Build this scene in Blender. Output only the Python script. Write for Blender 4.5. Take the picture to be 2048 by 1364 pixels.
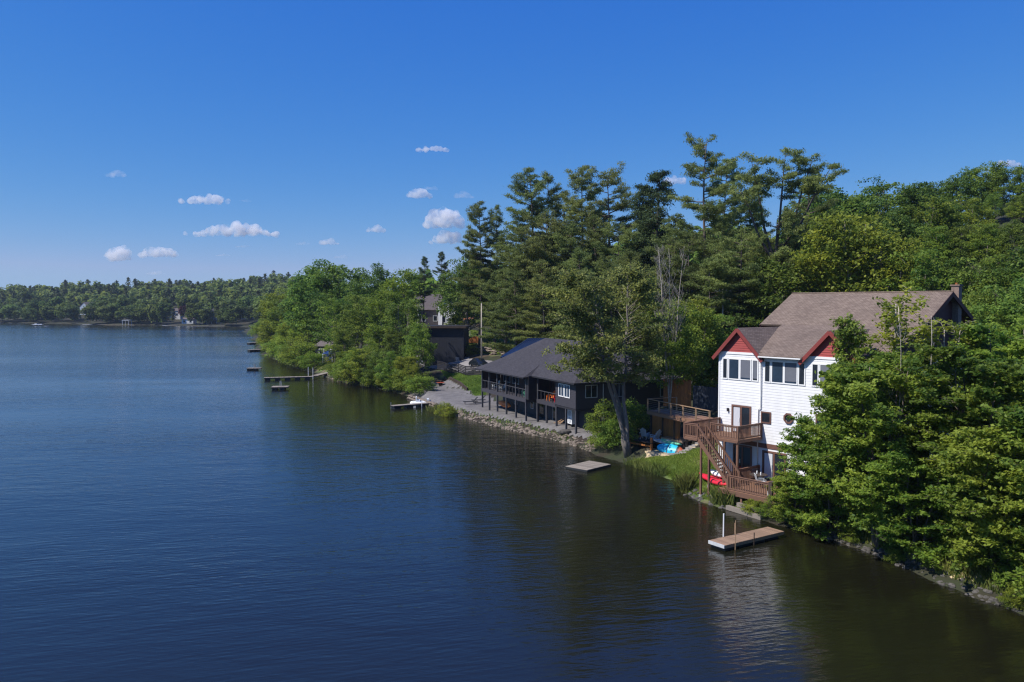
import bpy, bmesh, math, random
import numpy as np
from mathutils import Vector, Matrix

for o in list(bpy.data.objects):
    bpy.data.objects.remove(o)
SC = bpy.context.scene
COL = SC.collection
R = math.radians

# ------------------------------------------------------------------ camera, sky, sun, exposure
FPX, HCAM = 1593.0, 14.0                       # focal length in photo pixels (2048 wide), camera height above the lake
PITCH = math.atan(72 / FPX)
cam = bpy.data.cameras.new('camera')
cam.sensor_width = 36.0
cam.lens = 36.0 * FPX / 2048
cam.clip_end = 30000
cam.clip_start = 0.5
camo = bpy.data.objects.new('camera', cam)
COL.objects.link(camo)
camo.location = (0, 0, HCAM)
camo.rotation_euler = (math.pi / 2 - PITCH, 0, 0)
SC.camera = camo

SUN_EL, SUN_AZ = R(50), R(-112)                # azimuth measured from +Y towards +X
w = bpy.data.worlds.new('World')
SC.world = w
w.use_nodes = True
nt = w.node_tree
bg = nt.nodes['Background']
sky = nt.nodes.new('ShaderNodeTexSky')
sky.sky_type = 'NISHITA'
sky.sun_disc = False
sky.sun_elevation = SUN_EL
sky.sun_rotation = SUN_AZ
sky.altitude = 100
sky.air_density = 1.0
sky.dust_density = 0.0
sky.ozone_density = 6.0
# deepen the sky's blue channel by channel (clear polarised summer sky), same everywhere
sp_ = nt.nodes.new('ShaderNodeSeparateColor'); cb_ = nt.nodes.new('ShaderNodeCombineColor')
nt.links.new(sky.outputs[0], sp_.inputs[0])
for i_, (k_, g_) in enumerate(((1.02, 1.54), (0.688, 0.866), (0.802, 0.26))):
    a_ = nt.nodes.new('ShaderNodeMath'); a_.operation = 'MULTIPLY'; a_.inputs[1].default_value = 0.1
    p_ = nt.nodes.new('ShaderNodeMath'); p_.operation = 'POWER'; p_.inputs[1].default_value = g_
    m_ = nt.nodes.new('ShaderNodeMath'); m_.operation = 'MULTIPLY'; m_.inputs[1].default_value = k_ * 10
    nt.links.new(sp_.outputs[i_], a_.inputs[0]); nt.links.new(a_.outputs[0], p_.inputs[0]); nt.links.new(p_.outputs[0], m_.inputs[0])
    c_ = nt.nodes.new('ShaderNodeMath'); c_.operation = 'MINIMUM'; c_.inputs[1].default_value = (3.2, 5.2, 8.2)[i_]
    nt.links.new(m_.outputs[0], c_.inputs[0]); nt.links.new(c_.outputs[0], cb_.inputs[i_])
nt.links.new(cb_.outputs[0], bg.inputs['Color'])
bg.inputs['Strength'].default_value = 0.087

sl = bpy.data.lights.new('sun', 'SUN')
sl.energy = 5.0
sl.angle = R(0.53)
sl.color = (1.0, 0.95, 0.87)
so = bpy.data.objects.new('sun', sl)
COL.objects.link(so)
sd = Vector((math.sin(SUN_AZ) * math.cos(SUN_EL), math.cos(SUN_AZ) * math.cos(SUN_EL), math.sin(SUN_EL)))
so.rotation_euler = sd.to_track_quat('Z', 'Y').to_euler()
so.location = (-60, -40, 80)

SC.view_settings.view_transform = 'Standard'
SC.view_settings.look = 'None'
SC.view_settings.gamma = 1
SC.view_settings.exposure = 0.2
SC.view_settings.use_curve_mapping = False
SC.render.engine = 'CYCLES'
cy = SC.cycles
cy.max_bounces = 12
cy.diffuse_bounces = 4
cy.glossy_bounces = 3
cy.transmission_bounces = 4
cy.volume_bounces = 12
cy.transparent_max_bounces = 6
cy.use_denoising = True
cy.denoising_prefilter = 'NONE'
cy.use_adaptive_sampling = True
cy.adaptive_threshold = 0.006
cy.filter_width = 1.25
cy.caustics_reflective = False
cy.caustics_refractive = False
cy.sample_clamp_indirect = 6

# ------------------------------------------------------------------ where things stand
_fw = np.array([0, math.cos(PITCH), -math.sin(PITCH)])
_up = np.array([0, math.sin(PITCH), math.cos(PITCH)])
def ray(x, y):
    return _fw + np.array([1., 0, 0]) * (x - 1024) / FPX + _up * (682 - y) / FPX
def onz(x, y, z=0.0):
    d = ray(x, y); p = np.array([0, 0, HCAM]) + d * ((z - HCAM) / d[2])
    return p
def aty(x, y, Y):
    d = ray(x, y); return np.array([0, 0, HCAM]) + d * (Y / d[1])

# ------------------------------------------------------------------ materials
def _new(name):
    m = bpy.data.materials.new(name)
    m.use_nodes = True
    t = m.node_tree
    return m, t, t.nodes['Principled BSDF']

def mat(name, col, rough=0.7, var=0.18, scale=3.0, bump=0.0, bscale=30.0, metal=0.0, stretch=None, spec=0.4, col2=None, detail=4.0):
    """plain procedural surface: base colour broken up by two noises, optional fine relief"""
    m, t, b = _new(name)
    L = t.links.new
    tc = t.nodes.new('ShaderNodeTexCoord')
    mp = t.nodes.new('ShaderNodeMapping')
    if stretch: mp.inputs['Scale'].default_value = stretch
    L(tc.outputs['Object'], mp.inputs['Vector'])
    n = t.nodes.new('ShaderNodeTexNoise')
    n.inputs['Scale'].default_value = scale; n.inputs['Detail'].default_value = detail; n.inputs['Roughness'].default_value = 0.65
    L(mp.outputs[0], n.inputs['Vector'])
    rp = t.nodes.new('ShaderNodeMapRange')
    rp.inputs['From Min'].default_value = 0.28; rp.inputs['From Max'].default_value = 0.72
    L(n.outputs['Fac'], rp.inputs['Value'])
    mx = t.nodes.new('ShaderNodeMix'); mx.data_type = 'RGBA'
    c2 = col2 if col2 else tuple(min(1, c * (1 + var)) for c in col)
    c1 = col if col2 else tuple(c * (1 - var) for c in col)
    mx.inputs[6].default_value = (*c1, 1); mx.inputs[7].default_value = (*c2, 1)
    L(rp.outputs[0], mx.inputs[0])
    oi = t.nodes.new('ShaderNodeObjectInfo')
    hv = t.nodes.new('ShaderNodeHueSaturation')
    mr = t.nodes.new('ShaderNodeMapRange')
    mr.inputs['To Min'].default_value = 1 - var * 0.6; mr.inputs['To Max'].default_value = 1 + var * 0.6
    L(oi.outputs['Random'], mr.inputs['Value']); L(mr.outputs[0], hv.inputs['Value'])
    L(mx.outputs[2], hv.inputs['Color']); L(hv.outputs[0], b.inputs['Base Color'])
    b.inputs['Roughness'].default_value = rough
    b.inputs['Metallic'].default_value = metal
    b.inputs['Specular IOR Level'].default_value = spec
    if bump:
        n2 = t.nodes.new('ShaderNodeTexNoise'); n2.inputs['Scale'].default_value = bscale; n2.inputs['Detail'].default_value = 3
        L(mp.outputs[0], n2.inputs['Vector'])
        bp = t.nodes.new('ShaderNodeBump'); bp.inputs['Strength'].default_value = bump; bp.inputs['Distance'].default_value = 0.02
        L(n2.outputs['Fac'], bp.inputs['Height']); L(bp.outputs[0], b.inputs['Normal'])
    return m

def leafmat(name, ca, cb, trans=0.35, rough=0.55, obvar=0.22):
    """foliage: colour runs from ca to cb by each leaf's own tint; thin leaves let light through"""
    m, t, b = _new(name)
    L = t.links.new
    at = t.nodes.new('ShaderNodeAttribute'); at.attribute_name = 'tint'
    mx = t.nodes.new('ShaderNodeMix'); mx.data_type = 'RGBA'
    mx.inputs[6].default_value = (*ca, 1); mx.inputs[7].default_value = (*cb, 1)
    L(at.outputs['Fac'], mx.inputs[0])
    oi = t.nodes.new('ShaderNodeObjectInfo')
    hv = t.nodes.new('ShaderNodeHueSaturation')
    mr = t.nodes.new('ShaderNodeMapRange')
    mr.inputs['To Min'].default_value = 1 - obvar; mr.inputs['To Max'].default_value = 1 + obvar
    L(oi.outputs['Random'], mr.inputs['Value']); L(mr.outputs[0], hv.inputs['Value'])
    mh = t.nodes.new('ShaderNodeMapRange')
    mh.inputs['To Min'].default_value = 0.482; mh.inputs['To Max'].default_value = 0.516
    wn = t.nodes.new('ShaderNodeTexWhiteNoise'); wn.noise_dimensions = '1D'
    L(oi.outputs['Random'], wn.inputs['W']); L(wn.outputs['Value'], mh.inputs['Value']); L(mh.outputs[0], hv.inputs['Hue'])
    L(mx.outputs[2], hv.inputs['Color'])
    L(hv.outputs[0], b.inputs['Base Color'])
    b.inputs['Roughness'].default_value = rough
    b.inputs['Specular IOR Level'].default_value = 0.25
    tr = t.nodes.new('ShaderNodeBsdfTranslucent')
    h2 = t.nodes.new('ShaderNodeHueSaturation'); h2.inputs['Hue'].default_value = 0.485; h2.inputs['Value'].default_value = 1.25
    L(hv.outputs[0], h2.inputs['Color']); L(h2.outputs[0], tr.inputs['Color'])
    ms = t.nodes.new('ShaderNodeMixShader'); ms.inputs[0].default_value = trans
    L(b.outputs[0], ms.inputs[1]); L(tr.outputs[0], ms.inputs[2])
    L(ms.outputs[0], t.nodes['Material Output'].inputs['Surface'])
    return m

def glassmat(name, col=(0.018, 0.022, 0.03)):
    m, t, b = _new(name)
    L = t.links.new
    tc = t.nodes.new('ShaderNodeTexCoord'); n = t.nodes.new('ShaderNodeTexNoise'); n.inputs['Scale'].default_value = 0.8
    L(tc.outputs['Object'], n.inputs['Vector'])
    mx = t.nodes.new('ShaderNodeMix'); mx.data_type = 'RGBA'
    mx.inputs[6].default_value = (*[c * 0.5 for c in col], 1); mx.inputs[7].default_value = (*[c * 1.6 for c in col], 1)
    L(n.outputs['Fac'], mx.inputs[0]); L(mx.outputs[2], b.inputs['Base Color'])
    b.inputs['Roughness'].default_value = 0.04
    b.inputs['IOR'].default_value = 1.5
    bp = t.nodes.new('ShaderNodeBump'); bp.inputs['Strength'].default_value = 0.05; bp.inputs['Distance'].default_value = 0.02
    L(n.outputs['Fac'], bp.inputs['Height']); L(bp.outputs[0], b.inputs['Normal'])
    return m

M = {}
M['white_siding'] = mat('white_siding', (0.74, 0.74, 0.75), 0.55, 0.09, 0.9, stretch=(1.4, 1.4, .35), detail=8)
M['white_trim'] = mat('white_trim', (0.8, 0.8, 0.8), 0.5, 0.04, 2)
M['red_wood'] = mat('red_wood', (0.215, 0.04, 0.035), 0.6, 0.18, 4, stretch=(1, 1, 6))
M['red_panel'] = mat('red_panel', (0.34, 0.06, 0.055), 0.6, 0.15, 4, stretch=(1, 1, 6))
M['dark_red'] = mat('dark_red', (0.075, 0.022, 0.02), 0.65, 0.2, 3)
M['shingle_brown'] = None
M['brown_trim'] = mat('brown_trim', (0.14, 0.068, 0.05), 0.6, 0.2, 5)
M['deck_brown'] = mat('deck_brown', (0.17, 0.09, 0.06), 0.65, 0.25, 6, stretch=(1, 6, 6))
M['deck_floor'] = mat('deck_floor', (0.24, 0.13, 0.08), 0.7, 0.25, 4, stretch=(1, 8, 8))
M['glass'] = glassmat('glass')
M['glass_blue'] = glassmat('glass_blue', (0.02, 0.035, 0.06))
M['blind'] = mat('blind', (0.14, 0.15, 0.18), 0.6, 0.1, 2)
M['curtain'] = mat('curtain', (0.55, 0.56, 0.6), 0.8, 0.1, 2, stretch=(14, 14, 1))
M['black_paint'] = mat('black_paint', (0.022, 0.021, 0.026), 0.62, 0.25, 2.5)
M['charcoal'] = mat('charcoal', (0.045, 0.042, 0.052), 0.65, 0.18, 2.5, stretch=(1, 1, 8))
M['navy_wall'] = mat('navy_wall', (0.025, 0.032, 0.05), 0.6, 0.2, 2)
M['box_wall'] = mat('box_wall', (0.019, 0.021, 0.03), 0.7, 0.15, 1.5, stretch=(1, 1, .3))
M['porch_inside'] = mat('porch_inside', (0.06, 0.035, 0.035), 0.7, 0.2, 2)
M['blue_metal'] = mat('blue_metal', (0.006, 0.016, 0.055), 0.38, 0.15, 1.5, metal=0.2)
M['grey_post'] = mat('grey_post', (0.06, 0.06, 0.07), 0.6, 0.15, 4)
M['orange_wood'] = mat('orange_wood', (0.36, 0.13, 0.035), 0.6, 0.3, 5, stretch=(3, 3, .6))
M['tan_wood'] = mat('tan_wood', (0.34, 0.22, 0.13), 0.7, 0.25, 5, stretch=(1, 6, 6))
M['grey_wood'] = mat('grey_wood', (0.25, 0.215, 0.18), 0.8, 0.38, 4, stretch=(1, 7, 7))
M['dock_tan'] = mat('dock_tan', (0.27, 0.175, 0.115), 0.75, 0.32, 4, stretch=(7, 1, 7))
M['dark_timber'] = mat('dark_timber', (0.05, 0.035, 0.028), 0.8, 0.3, 5)
M['black_float'] = mat('black_float', (0.02, 0.022, 0.025), 0.5, 0.2, 4)
M['grey_metal'] = mat('grey_metal', (0.42, 0.43, 0.44), 0.4, 0.1, 6, metal=0.6)
M['white_plastic'] = mat('white_plastic', (0.78, 0.79, 0.8), 0.35, 0.05, 3)
M['pale_grey'] = mat('pale_grey', (0.5, 0.52, 0.54), 0.55, 0.12, 5)
M['red_plastic'] = mat('red_plastic', (0.62, 0.02, 0.045), 0.4, 0.12, 3)
M['cyan_plastic'] = mat('cyan_plastic', (0.02, 0.45, 0.68), 0.4, 0.25, 4)
M['green_plastic'] = mat('green_plastic', (0.22, 0.6, 0.38), 0.4, 0.15, 3)
M['orange_plastic'] = mat('orange_plastic', (0.75, 0.2, 0.035), 0.45, 0.15, 3)
M['rust_orange'] = mat('rust_orange', (0.34, 0.07, 0.03), 0.5, 0.2, 3)
M['blue_tarp'] = mat('blue_tarp', (0.02, 0.06, 0.22), 0.5, 0.2, 3)
M['concrete'] = mat('concrete', (0.36, 0.35, 0.33), 0.85, 0.15, 6, bump=0.3)
M['pole_wood'] = mat('pole_wood', (0.36, 0.32, 0.27), 0.85, 0.2, 4, stretch=(4, 4, .5))
M['black_fabric'] = mat('black_fabric', (0.02, 0.02, 0.022), 0.8, 0.2, 6)
M['car_paint'] = mat('car_paint', (0.008, 0.01, 0.014), 0.18, 0.1, 1, spec=0.6)
M['tyre'] = mat('tyre', (0.015, 0.015, 0.015), 0.9, 0.1, 5)
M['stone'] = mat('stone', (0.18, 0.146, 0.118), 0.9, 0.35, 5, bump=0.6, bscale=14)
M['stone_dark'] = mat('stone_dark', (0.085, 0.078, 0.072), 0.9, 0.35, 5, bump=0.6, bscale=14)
M['paver'] = mat('paver', (0.27, 0.25, 0.235), 0.9, 0.2, 5, bump=0.4)
M['gravel'] = mat('gravel', (0.175, 0.164, 0.162), 0.95, 0.3, 1.2, bump=1.0, bscale=16, detail=12)
M['asphalt'] = mat('asphalt', (0.25, 0.235, 0.235), 0.9, 0.12, 1.0, bump=0.4, bscale=40)
M['sand'] = mat('sand', (0.46, 0.36, 0.22), 0.95, 0.25, 2, bump=0.5)
M['brick'] = mat('brick', (0.19, 0.135, 0.11), 0.85, 0.3, 9, bump=0.4)
M['bark'] = mat('bark', (0.13, 0.105, 0.085), 0.95, 0.4, 4, bump=0.8, bscale=12, stretch=(3, 3, .6))
M['bark_grey'] = mat('bark_grey', (0.19, 0.165, 0.145), 0.95, 0.4, 4, bump=0.8, bscale=12, stretch=(3, 3, .6))
M['bark_pine'] = mat('bark_pine', (0.095, 0.075, 0.066), 0.95, 0.4, 3, bump=0.8, bscale=8, stretch=(3, 3, .6))
M['bark_birch'] = mat('bark_birch', (0.42, 0.37, 0.31), 0.85, 0.3, 3, stretch=(1, 1, 3))
M['house_grey'] = mat('house_grey', (0.10, 0.085, 0.09), 0.75, 0.15, 2, stretch=(1, 1, 12))
M['house_blue'] = mat('house_blue', (0.28, 0.33, 0.42), 0.7, 0.1, 2)
M['house_tan'] = mat('house_tan', (0.42, 0.36, 0.28), 0.75, 0.12, 2)
M['roof_grey'] = mat('roof_grey', (0.115, 0.095, 0.092), 0.9, 0.2, 4)
M['roof_dark'] = mat('roof_dark', (0.03, 0.03, 0.036), 0.8, 0.2, 4)
M['umbrella'] = mat('umbrella', (0.45, 0.17, 0.075), 0.8, 0.1, 3)

M['leaf_maple'] = leafmat('leaf_maple', (0.075, 0.15, 0.021), (0.315, 0.405, 0.056), 0.5)
M['leaf_oak'] = leafmat('leaf_oak', (0.058, 0.118, 0.022), (0.215, 0.305, 0.048), 0.46)
M['leaf_bright'] = leafmat('leaf_bright', (0.095, 0.155, 0.02), (0.31, 0.37, 0.045), 0.47)
M['leaf_sparse'] = leafmat('leaf_sparse', (0.075, 0.112, 0.03), (0.225, 0.265, 0.066), 0.46)
M['needle'] = leafmat('needle', (0.076, 0.115, 0.033), (0.245, 0.29, 0.078), 0.4, 0.6)
M['needle_fir'] = leafmat('needle_fir', (0.036, 0.074, 0.03), (0.115, 0.17, 0.058), 0.34, 0.6)
M['leaf_far'] = leafmat('leaf_far', (0.058, 0.1, 0.025), (0.155, 0.215, 0.045), 0.4, 0.6, 0.3)
M['needle_far'] = leafmat('needle_far', (0.036, 0.062, 0.024), (0.115, 0.145, 0.048), 0.3, 0.6, 0.25)
M['leaf_red'] = leafmat('leaf_red', (0.035, 0.008, 0.012), (0.085, 0.018, 0.022), 0.25)
M['grass'] = leafmat('grass', (0.095, 0.165, 0.022), (0.27, 0.36, 0.07), 0.38, 0.7)
M['reed'] = leafmat('reed', (0.07, 0.11, 0.024), (0.22, 0.24, 0.06), 0.35, 0.7)
M['twig'] = mat('twig', (0.26, 0.235, 0.21), 0.95, 0.25, 5)

def shingles(name, c1, c2, row=0.14, tab=0.3):
    m, t, b = _new(name)
    L = t.links.new
    uv = t.nodes.new('ShaderNodeUVMap')
    br = t.nodes.new('ShaderNodeTexBrick')
    br.inputs['Scale'].default_value = 1
    br.inputs['Brick Width'].default_value = tab; br.inputs['Row Height'].default_value = row
    br.inputs['Mortar Size'].default_value = 0.012
    br.inputs['Color1'].default_value = (*c1, 1); br.inputs['Color2'].default_value = (*c2, 1)
    br.inputs['Mortar'].default_value = (*[c * 0.45 for c in c1], 1)
    L(uv.outputs[0], br.inputs['Vector'])
    n = t.nodes.new('ShaderNodeTexNoise'); n.inputs['Scale'].default_value = 0.5; n.inputs['Detail'].default_value = 6
    L(uv.outputs[0], n.inputs['Vector'])
    hv = t.nodes.new('ShaderNodeHueSaturation'); mr = t.nodes.new('ShaderNodeMapRange')
    mr.inputs['To Min'].default_value = 0.7; mr.inputs['To Max'].default_value = 1.3
    L(n.outputs['Fac'], mr.inputs['Value']); L(mr.outputs[0], hv.inputs['Value']); L(br.outputs['Color'], hv.inputs['Color'])
    L(hv.outputs[0], b.inputs['Base Color'])
    bp = t.nodes.new('ShaderNodeBump'); bp.inputs['Strength'].default_value = 0.5; bp.inputs['Distance'].default_value = 0.02
    L(br.outputs['Fac'], bp.inputs['Height']); bp.invert = True
    L(bp.outputs[0], b.inputs['Normal'])
    b.inputs['Roughness'].default_value = 0.92
    return m
M['shingle_brown'] = shingles('shingle_brown', (0.15, 0.108, 0.084), (0.222, 0.167, 0.131))
M['shingle_black'] = shingles('shingle_black', (0.032, 0.029, 0.035), (0.05, 0.046, 0.054))

# ------------------------------------------------------------------ mesh helpers
class MB:
    def __init__(s): s.v = []; s.f = []
    def quad(s, a, b, c, d):
        i = len(s.v); s.v += [tuple(a), tuple(b), tuple(c), tuple(d)]; s.f.append((i, i + 1, i + 2, i + 3)); return s
    def poly(s, pts):
        i = len(s.v); s.v += [tuple(p) for p in pts]; s.f.append(tuple(range(i, i + len(pts)))); return s
    def box(s, x0, x1, y0, y1, z0, z1):
        i = len(s.v)
        s.v += [(x0, y0, z0), (x1, y0, z0), (x1, y1, z0), (x0, y1, z0), (x0, y0, z1), (x1, y0, z1), (x1, y1, z1), (x0, y1, z1)]
        s.f += [(i, i + 3, i + 2, i + 1), (i + 4, i + 5, i + 6, i + 7), (i, i + 1, i + 5, i + 4), (i + 1, i + 2, i + 6, i + 5), (i + 2, i + 3, i + 7, i + 6), (i + 3, i, i + 4, i + 7)]
        return s
    def bar(s, p, q, wd, ht, upv=(0, 0, 1)):
        p = Vector(p); q = Vector(q); d = (q - p).normalized(); u = Vector(upv)
        if abs(d.dot(u)) > 0.99: u = Vector((1, 0, 0))
        sx = d.cross(u).normalized() * wd / 2; sz = sx.cross(d).normalized() * ht / 2
        i = len(s.v)
        for e in (p, q):
            for a, b in ((-1, -1), (1, -1), (1, 1), (-1, 1)):
                s.v.append(tuple(e + sx * a + sz * b))
        s.f += [(i, i + 1, i + 2, i + 3), (i + 7, i + 6, i + 5, i + 4)]
        for k in range(4):
            s.f.append((i + k, i + 4 + k, i + 4 + (k + 1) % 4, i + (k + 1) % 4))
        return s
    def tube(s, pts, rad, n=6, cap=True):
        pts = [Vector(p) for p in pts]
        if not hasattr(rad, '__len__'): rad = [rad] * len(pts)
        i0 = len(s.v)
        for k, p in enumerate(pts):
            d = (pts[min(k + 1, len(pts) - 1)] - pts[max(k - 1, 0)]).normalized()
            u = Vector((1, 0, 0)) if abs(d.z) > 0.8 else Vector((0, 0, 1))
            a = d.cross(u).normalized(); b = d.cross(a)
            for j in range(n):
                t = 2 * math.pi * j / n
                s.v.append(tuple(p + (a * math.cos(t) + b * math.sin(t)) * rad[k]))
        for k in range(len(pts) - 1):
            for j in range(n):
                a = i0 + k * n + j; b = i0 + k * n + (j + 1) % n
                s.f.append((a, b, b + n, a + n))
        if cap:
            s.f.append(tuple(i0 + j for j in reversed(range(n))))
            s.f.append(tuple(i0 + (len(pts) - 1) * n + j for j in range(n)))
        return s
    def prism(s, pts, thick):
        """flat polygon (3-d points, any plane) extruded along its normal by -thick"""
        P = [Vector(p) for p in pts]
        nrm = Vector((0, 0, 0))
        for k in range(len(P)):
            a = P[k]; b = P[(k + 1) % len(P)]
            nrm += Vector(((a.y - b.y) * (a.z + b.z), (a.z - b.z) * (a.x + b.x), (a.x - b.x) * (a.y + b.y)))
        nrm.normalize()
        i = len(s.v); m = len(P)
        s.v += [tuple(p) for p in P] + [tuple(p - nrm * thick) for p in P]
        s.f.append(tuple(range(i, i + m))); s.f.append(tuple(i + m + k for k in reversed(range(m))))
        for k in range(m):
            s.f.append((i + k, i + m + k, i + m + (k + 1) % m, i + (k + 1) % m))
        return s
    def blob(s, c, r, seg=8, rings=5, jit=0.0, rnd=random):
        cx, cy_, cz = c; rx, ry, rz = r
        i0 = len(s.v)
        s.v.append((cx, cy_, cz - rz))
        for a in range(1, rings):
            ph = -math.pi / 2 + math.pi * a / rings
            for b in range(seg):
                t = 2 * math.pi * b / seg; q = 1 + rnd.uniform(-jit, jit)
                s.v.append((cx + rx * math.cos(ph) * math.cos(t) * q, cy_ + ry * math.cos(ph) * math.sin(t) * q, cz + rz * math.sin(ph) * q))
        s.v.append((cx, cy_, cz + rz)); top = len(s.v) - 1
        for b in range(seg):
            s.f.append((i0, i0 + 1 + (b + 1) % seg, i0 + 1 + b))
            for a in range(rings - 2):
                p = i0 + 1 + a * seg
                s.f.append((p + b, p + (b + 1) % seg, p + seg + (b + 1) % seg, p + seg + b))
            p = i0 + 1 + (rings - 2) * seg
            s.f.append((p + b, p + (b + 1) % seg, top))
        return s
    def mesh(s, name, m, smooth=False, uv=False):
        me = bpy.data.meshes.new(name)
        me.from_pydata(s.v, [], s.f)
        if uv:
            ul = me.uv_layers.new(name='UVMap')
            for p in me.polygons:
                nn = p.normal
                h = Vector((-nn.y, nn.x, 0))
                h = h.normalized() if h.length > 1e-4 else Vector((1, 0, 0))
                g = nn.cross(h)
                for li in p.loop_indices:
                    co = me.vertices[me.loops[li].vertex_index].co
                    ul.data[li].uv = (co.dot(h), co.dot(g))
        if m is not None: me.materials.append(m)
        if smooth:
            me.polygons.foreach_set('use_smooth', [True] * len(me.polygons))
        return me
    def build(s, name, m, parent=None, smooth=False, uv=False, kind=None):
        return put(name, s.mesh(name, m, smooth, uv), parent, kind)

def put(name, me, parent=None, kind=None, loc=None, rot=None):
    o = bpy.data.objects.new(name, me)
    COL.objects.link(o)
    if parent is not None: o.parent = parent
    if kind: o['kind'] = kind
    if loc is not None: o.location = loc
    if rot is not None: o.rotation_euler = rot
    return o
def tag(o, label, cat, group=None, kind=None):
    o['label'] = label; o['category'] = cat
    if group: o['group'] = group
    if kind: o['kind'] = kind
    return o
def thing(name, label, cat, loc=(0, 0, 0), rz=0.0, group=None):
    o = bpy.data.objects.new(name, None); COL.objects.link(o)
    o.empty_display_size = 0.3
    o.location = loc; o.rotation_euler = (0, 0, rz)
    return tag(o, label, cat, group)
def copy_tree(o, parent=None):
    c = o.copy(); COL.objects.link(c)
    if parent is not None: c.parent = parent
    for ch in list(o.children): copy_tree(ch, c)
    return c
# ------------------------------------------------------------------ land and lake
SHORE = [(40, -120), (27, 10), (24.2, 28), (23.3, 35.7), (22.4, 37.6), (21.6, 39.6), (20.6, 44.1), (18.8, 47.9), (16.9, 50.5), (15.0, 54.1), (13.7, 55.9),
         (12.9, 59.0), (12.9, 63.2), (11.7, 67.1), (10.1, 70.3), (8.2, 73.4), (6.7, 78.3), (4.5, 82.1), (1.4, 86.7), (-2.0, 91.7), (-5.2, 97.4),
         (-8.0, 101.9), (-10.4, 106.8), (-14.5, 118.9), (-19.0, 128.5), (-24.3, 135.6), (-28.7, 140.8), (-34.7, 151.4), (-40.9, 164.9), (-46.4, 174.0),
         (-58.1, 198.9), (-67.1, 222.8), (-76.6, 247.7), (-87.9, 278.7), (-119.6, 371.8), (-145, 430), (-162, 496), (-208.2, 531.5), (-253.7, 556),
         (-288.7, 558.1), (-350.0, 603.4), (-410.0, 637.9), (-700, 720), (-2500, 1100)]
_S = np.array(SHORE, float)
_POLY = np.vstack([_S, [(-2500, 9000), (9000, 9000), (9000, -120)]])
def shore_dist(X, Y):
    """signed distance to the shoreline, positive on land"""
    P = np.stack([np.ravel(X), np.ravel(Y)], 1).astype(float)
    best = np.full(len(P), 1e18)
    for a, b in zip(_S[:-1], _S[1:]):
        ab = b - a
        t = np.clip(((P - a) @ ab) / (ab @ ab), 0, 1)
        q = P - (a + t[:, None] * ab)
        best = np.minimum(best, (q * q).sum(1))
    ins = np.zeros(len(P), bool)
    n = len(_POLY)
    for i in range(n):
        x1, y1 = _POLY[i]; x2, y2 = _POLY[(i + 1) % n]
        if y1 == y2: continue
        c = ((y1 > P[:, 1]) != (y2 > P[:, 1])) & (P[:, 0] < (x2 - x1) * (P[:, 1] - y1) / (y2 - y1) + x1)
        ins ^= c
    d = np.sqrt(best)
    return np.where(ins, d, -d).reshape(np.shape(X))
CTRL = np.array([
    (15, 57.5, 1.0), (14, 61, 1.15), (13.4, 64, 0.95), (14.4, 64.2, 1.5), (16.5, 66, 3.0), (19, 66, 3.9), (25, 72, 4.3), (32, 62, 4.4), (21, 55, 1.6), (17, 53, 0.75), (19.5, 49.5, 0.9),
    (17.2, 59.5, 1.25), (19.5, 57, 1.25),
    (24, 43, 1.3), (26, 38, 1.5), (29, 42, 2.4), (36, 42, 3.4), (48, 50, 5),
    (13, 70.5, 0.9), (14.5, 69, 0.95), (12.5, 73.5, 1.1), (15, 72, 1.7), (14.6, 75, 2.0), (19, 75, 4.1), (16, 79, 4.0), (17, 70, 3.2),
    (6.5, 81, 0.85), (2, 90, 0.85), (-3.5, 99.7, 0.85), (4, 97, 0.9), (9, 84, 0.9), (0, 103, 0.95), (-6, 104, 0.9), (13, 97, 3.6), (6, 110, 3.6), (20, 90, 4.1), (13, 85, 2.0), (10.5, 79, 1.1),
    (-10, 108, 0.85), (-12.5, 115, 0.95), (-8.5, 113.5, 1.0), (-11.4, 131, 1.0), (-7.4, 119.5, 1.0), (-13, 126, .95), (-10, 121.5, .95), (-4.6, 112, 1.2), (-4, 118, 1.9), (-9, 129.5, 2.0), (-10.5, 134, 2.2), (-6.2, 123, 1.9), (-5.2, 127.5, 2.6), (-12.5, 138, 2.7), (-9, 133, 2.65), (-5, 133, 3.4), (-6, 141, 4.1), (-16, 138, 2.2), (-22, 163, 3.6), (8, 125, 4.4), (22, 108, 4.6), (34, 90, 5.0), (48, 70, 5.6), (60, 48, 6.5),
    (-60, 222, 3.0), (-4, 149, 5.0), (0, 146, 5.0), (-4, 160, 7.5), (-12, 172, 8.5), (-20, 190, 9), (10, 150, 8.5),
    (18, 130, 9), (40, 115, 14), (60, 95, 18), (75, 115, 27), (95, 130, 34), (120, 120, 38), (60, 150, 22), (20, 190, 14), (150, 200, 42), (60, 250, 24), (0, 260, 14),
    (-30, 168, 1.5), (-45, 190, 1.6), (-40, 212, 3), (-20, 225, 7), (-85, 310, 3), (-60, 300, 6), (-110, 400, 4), (-50, 420, 12)], float)
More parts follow.
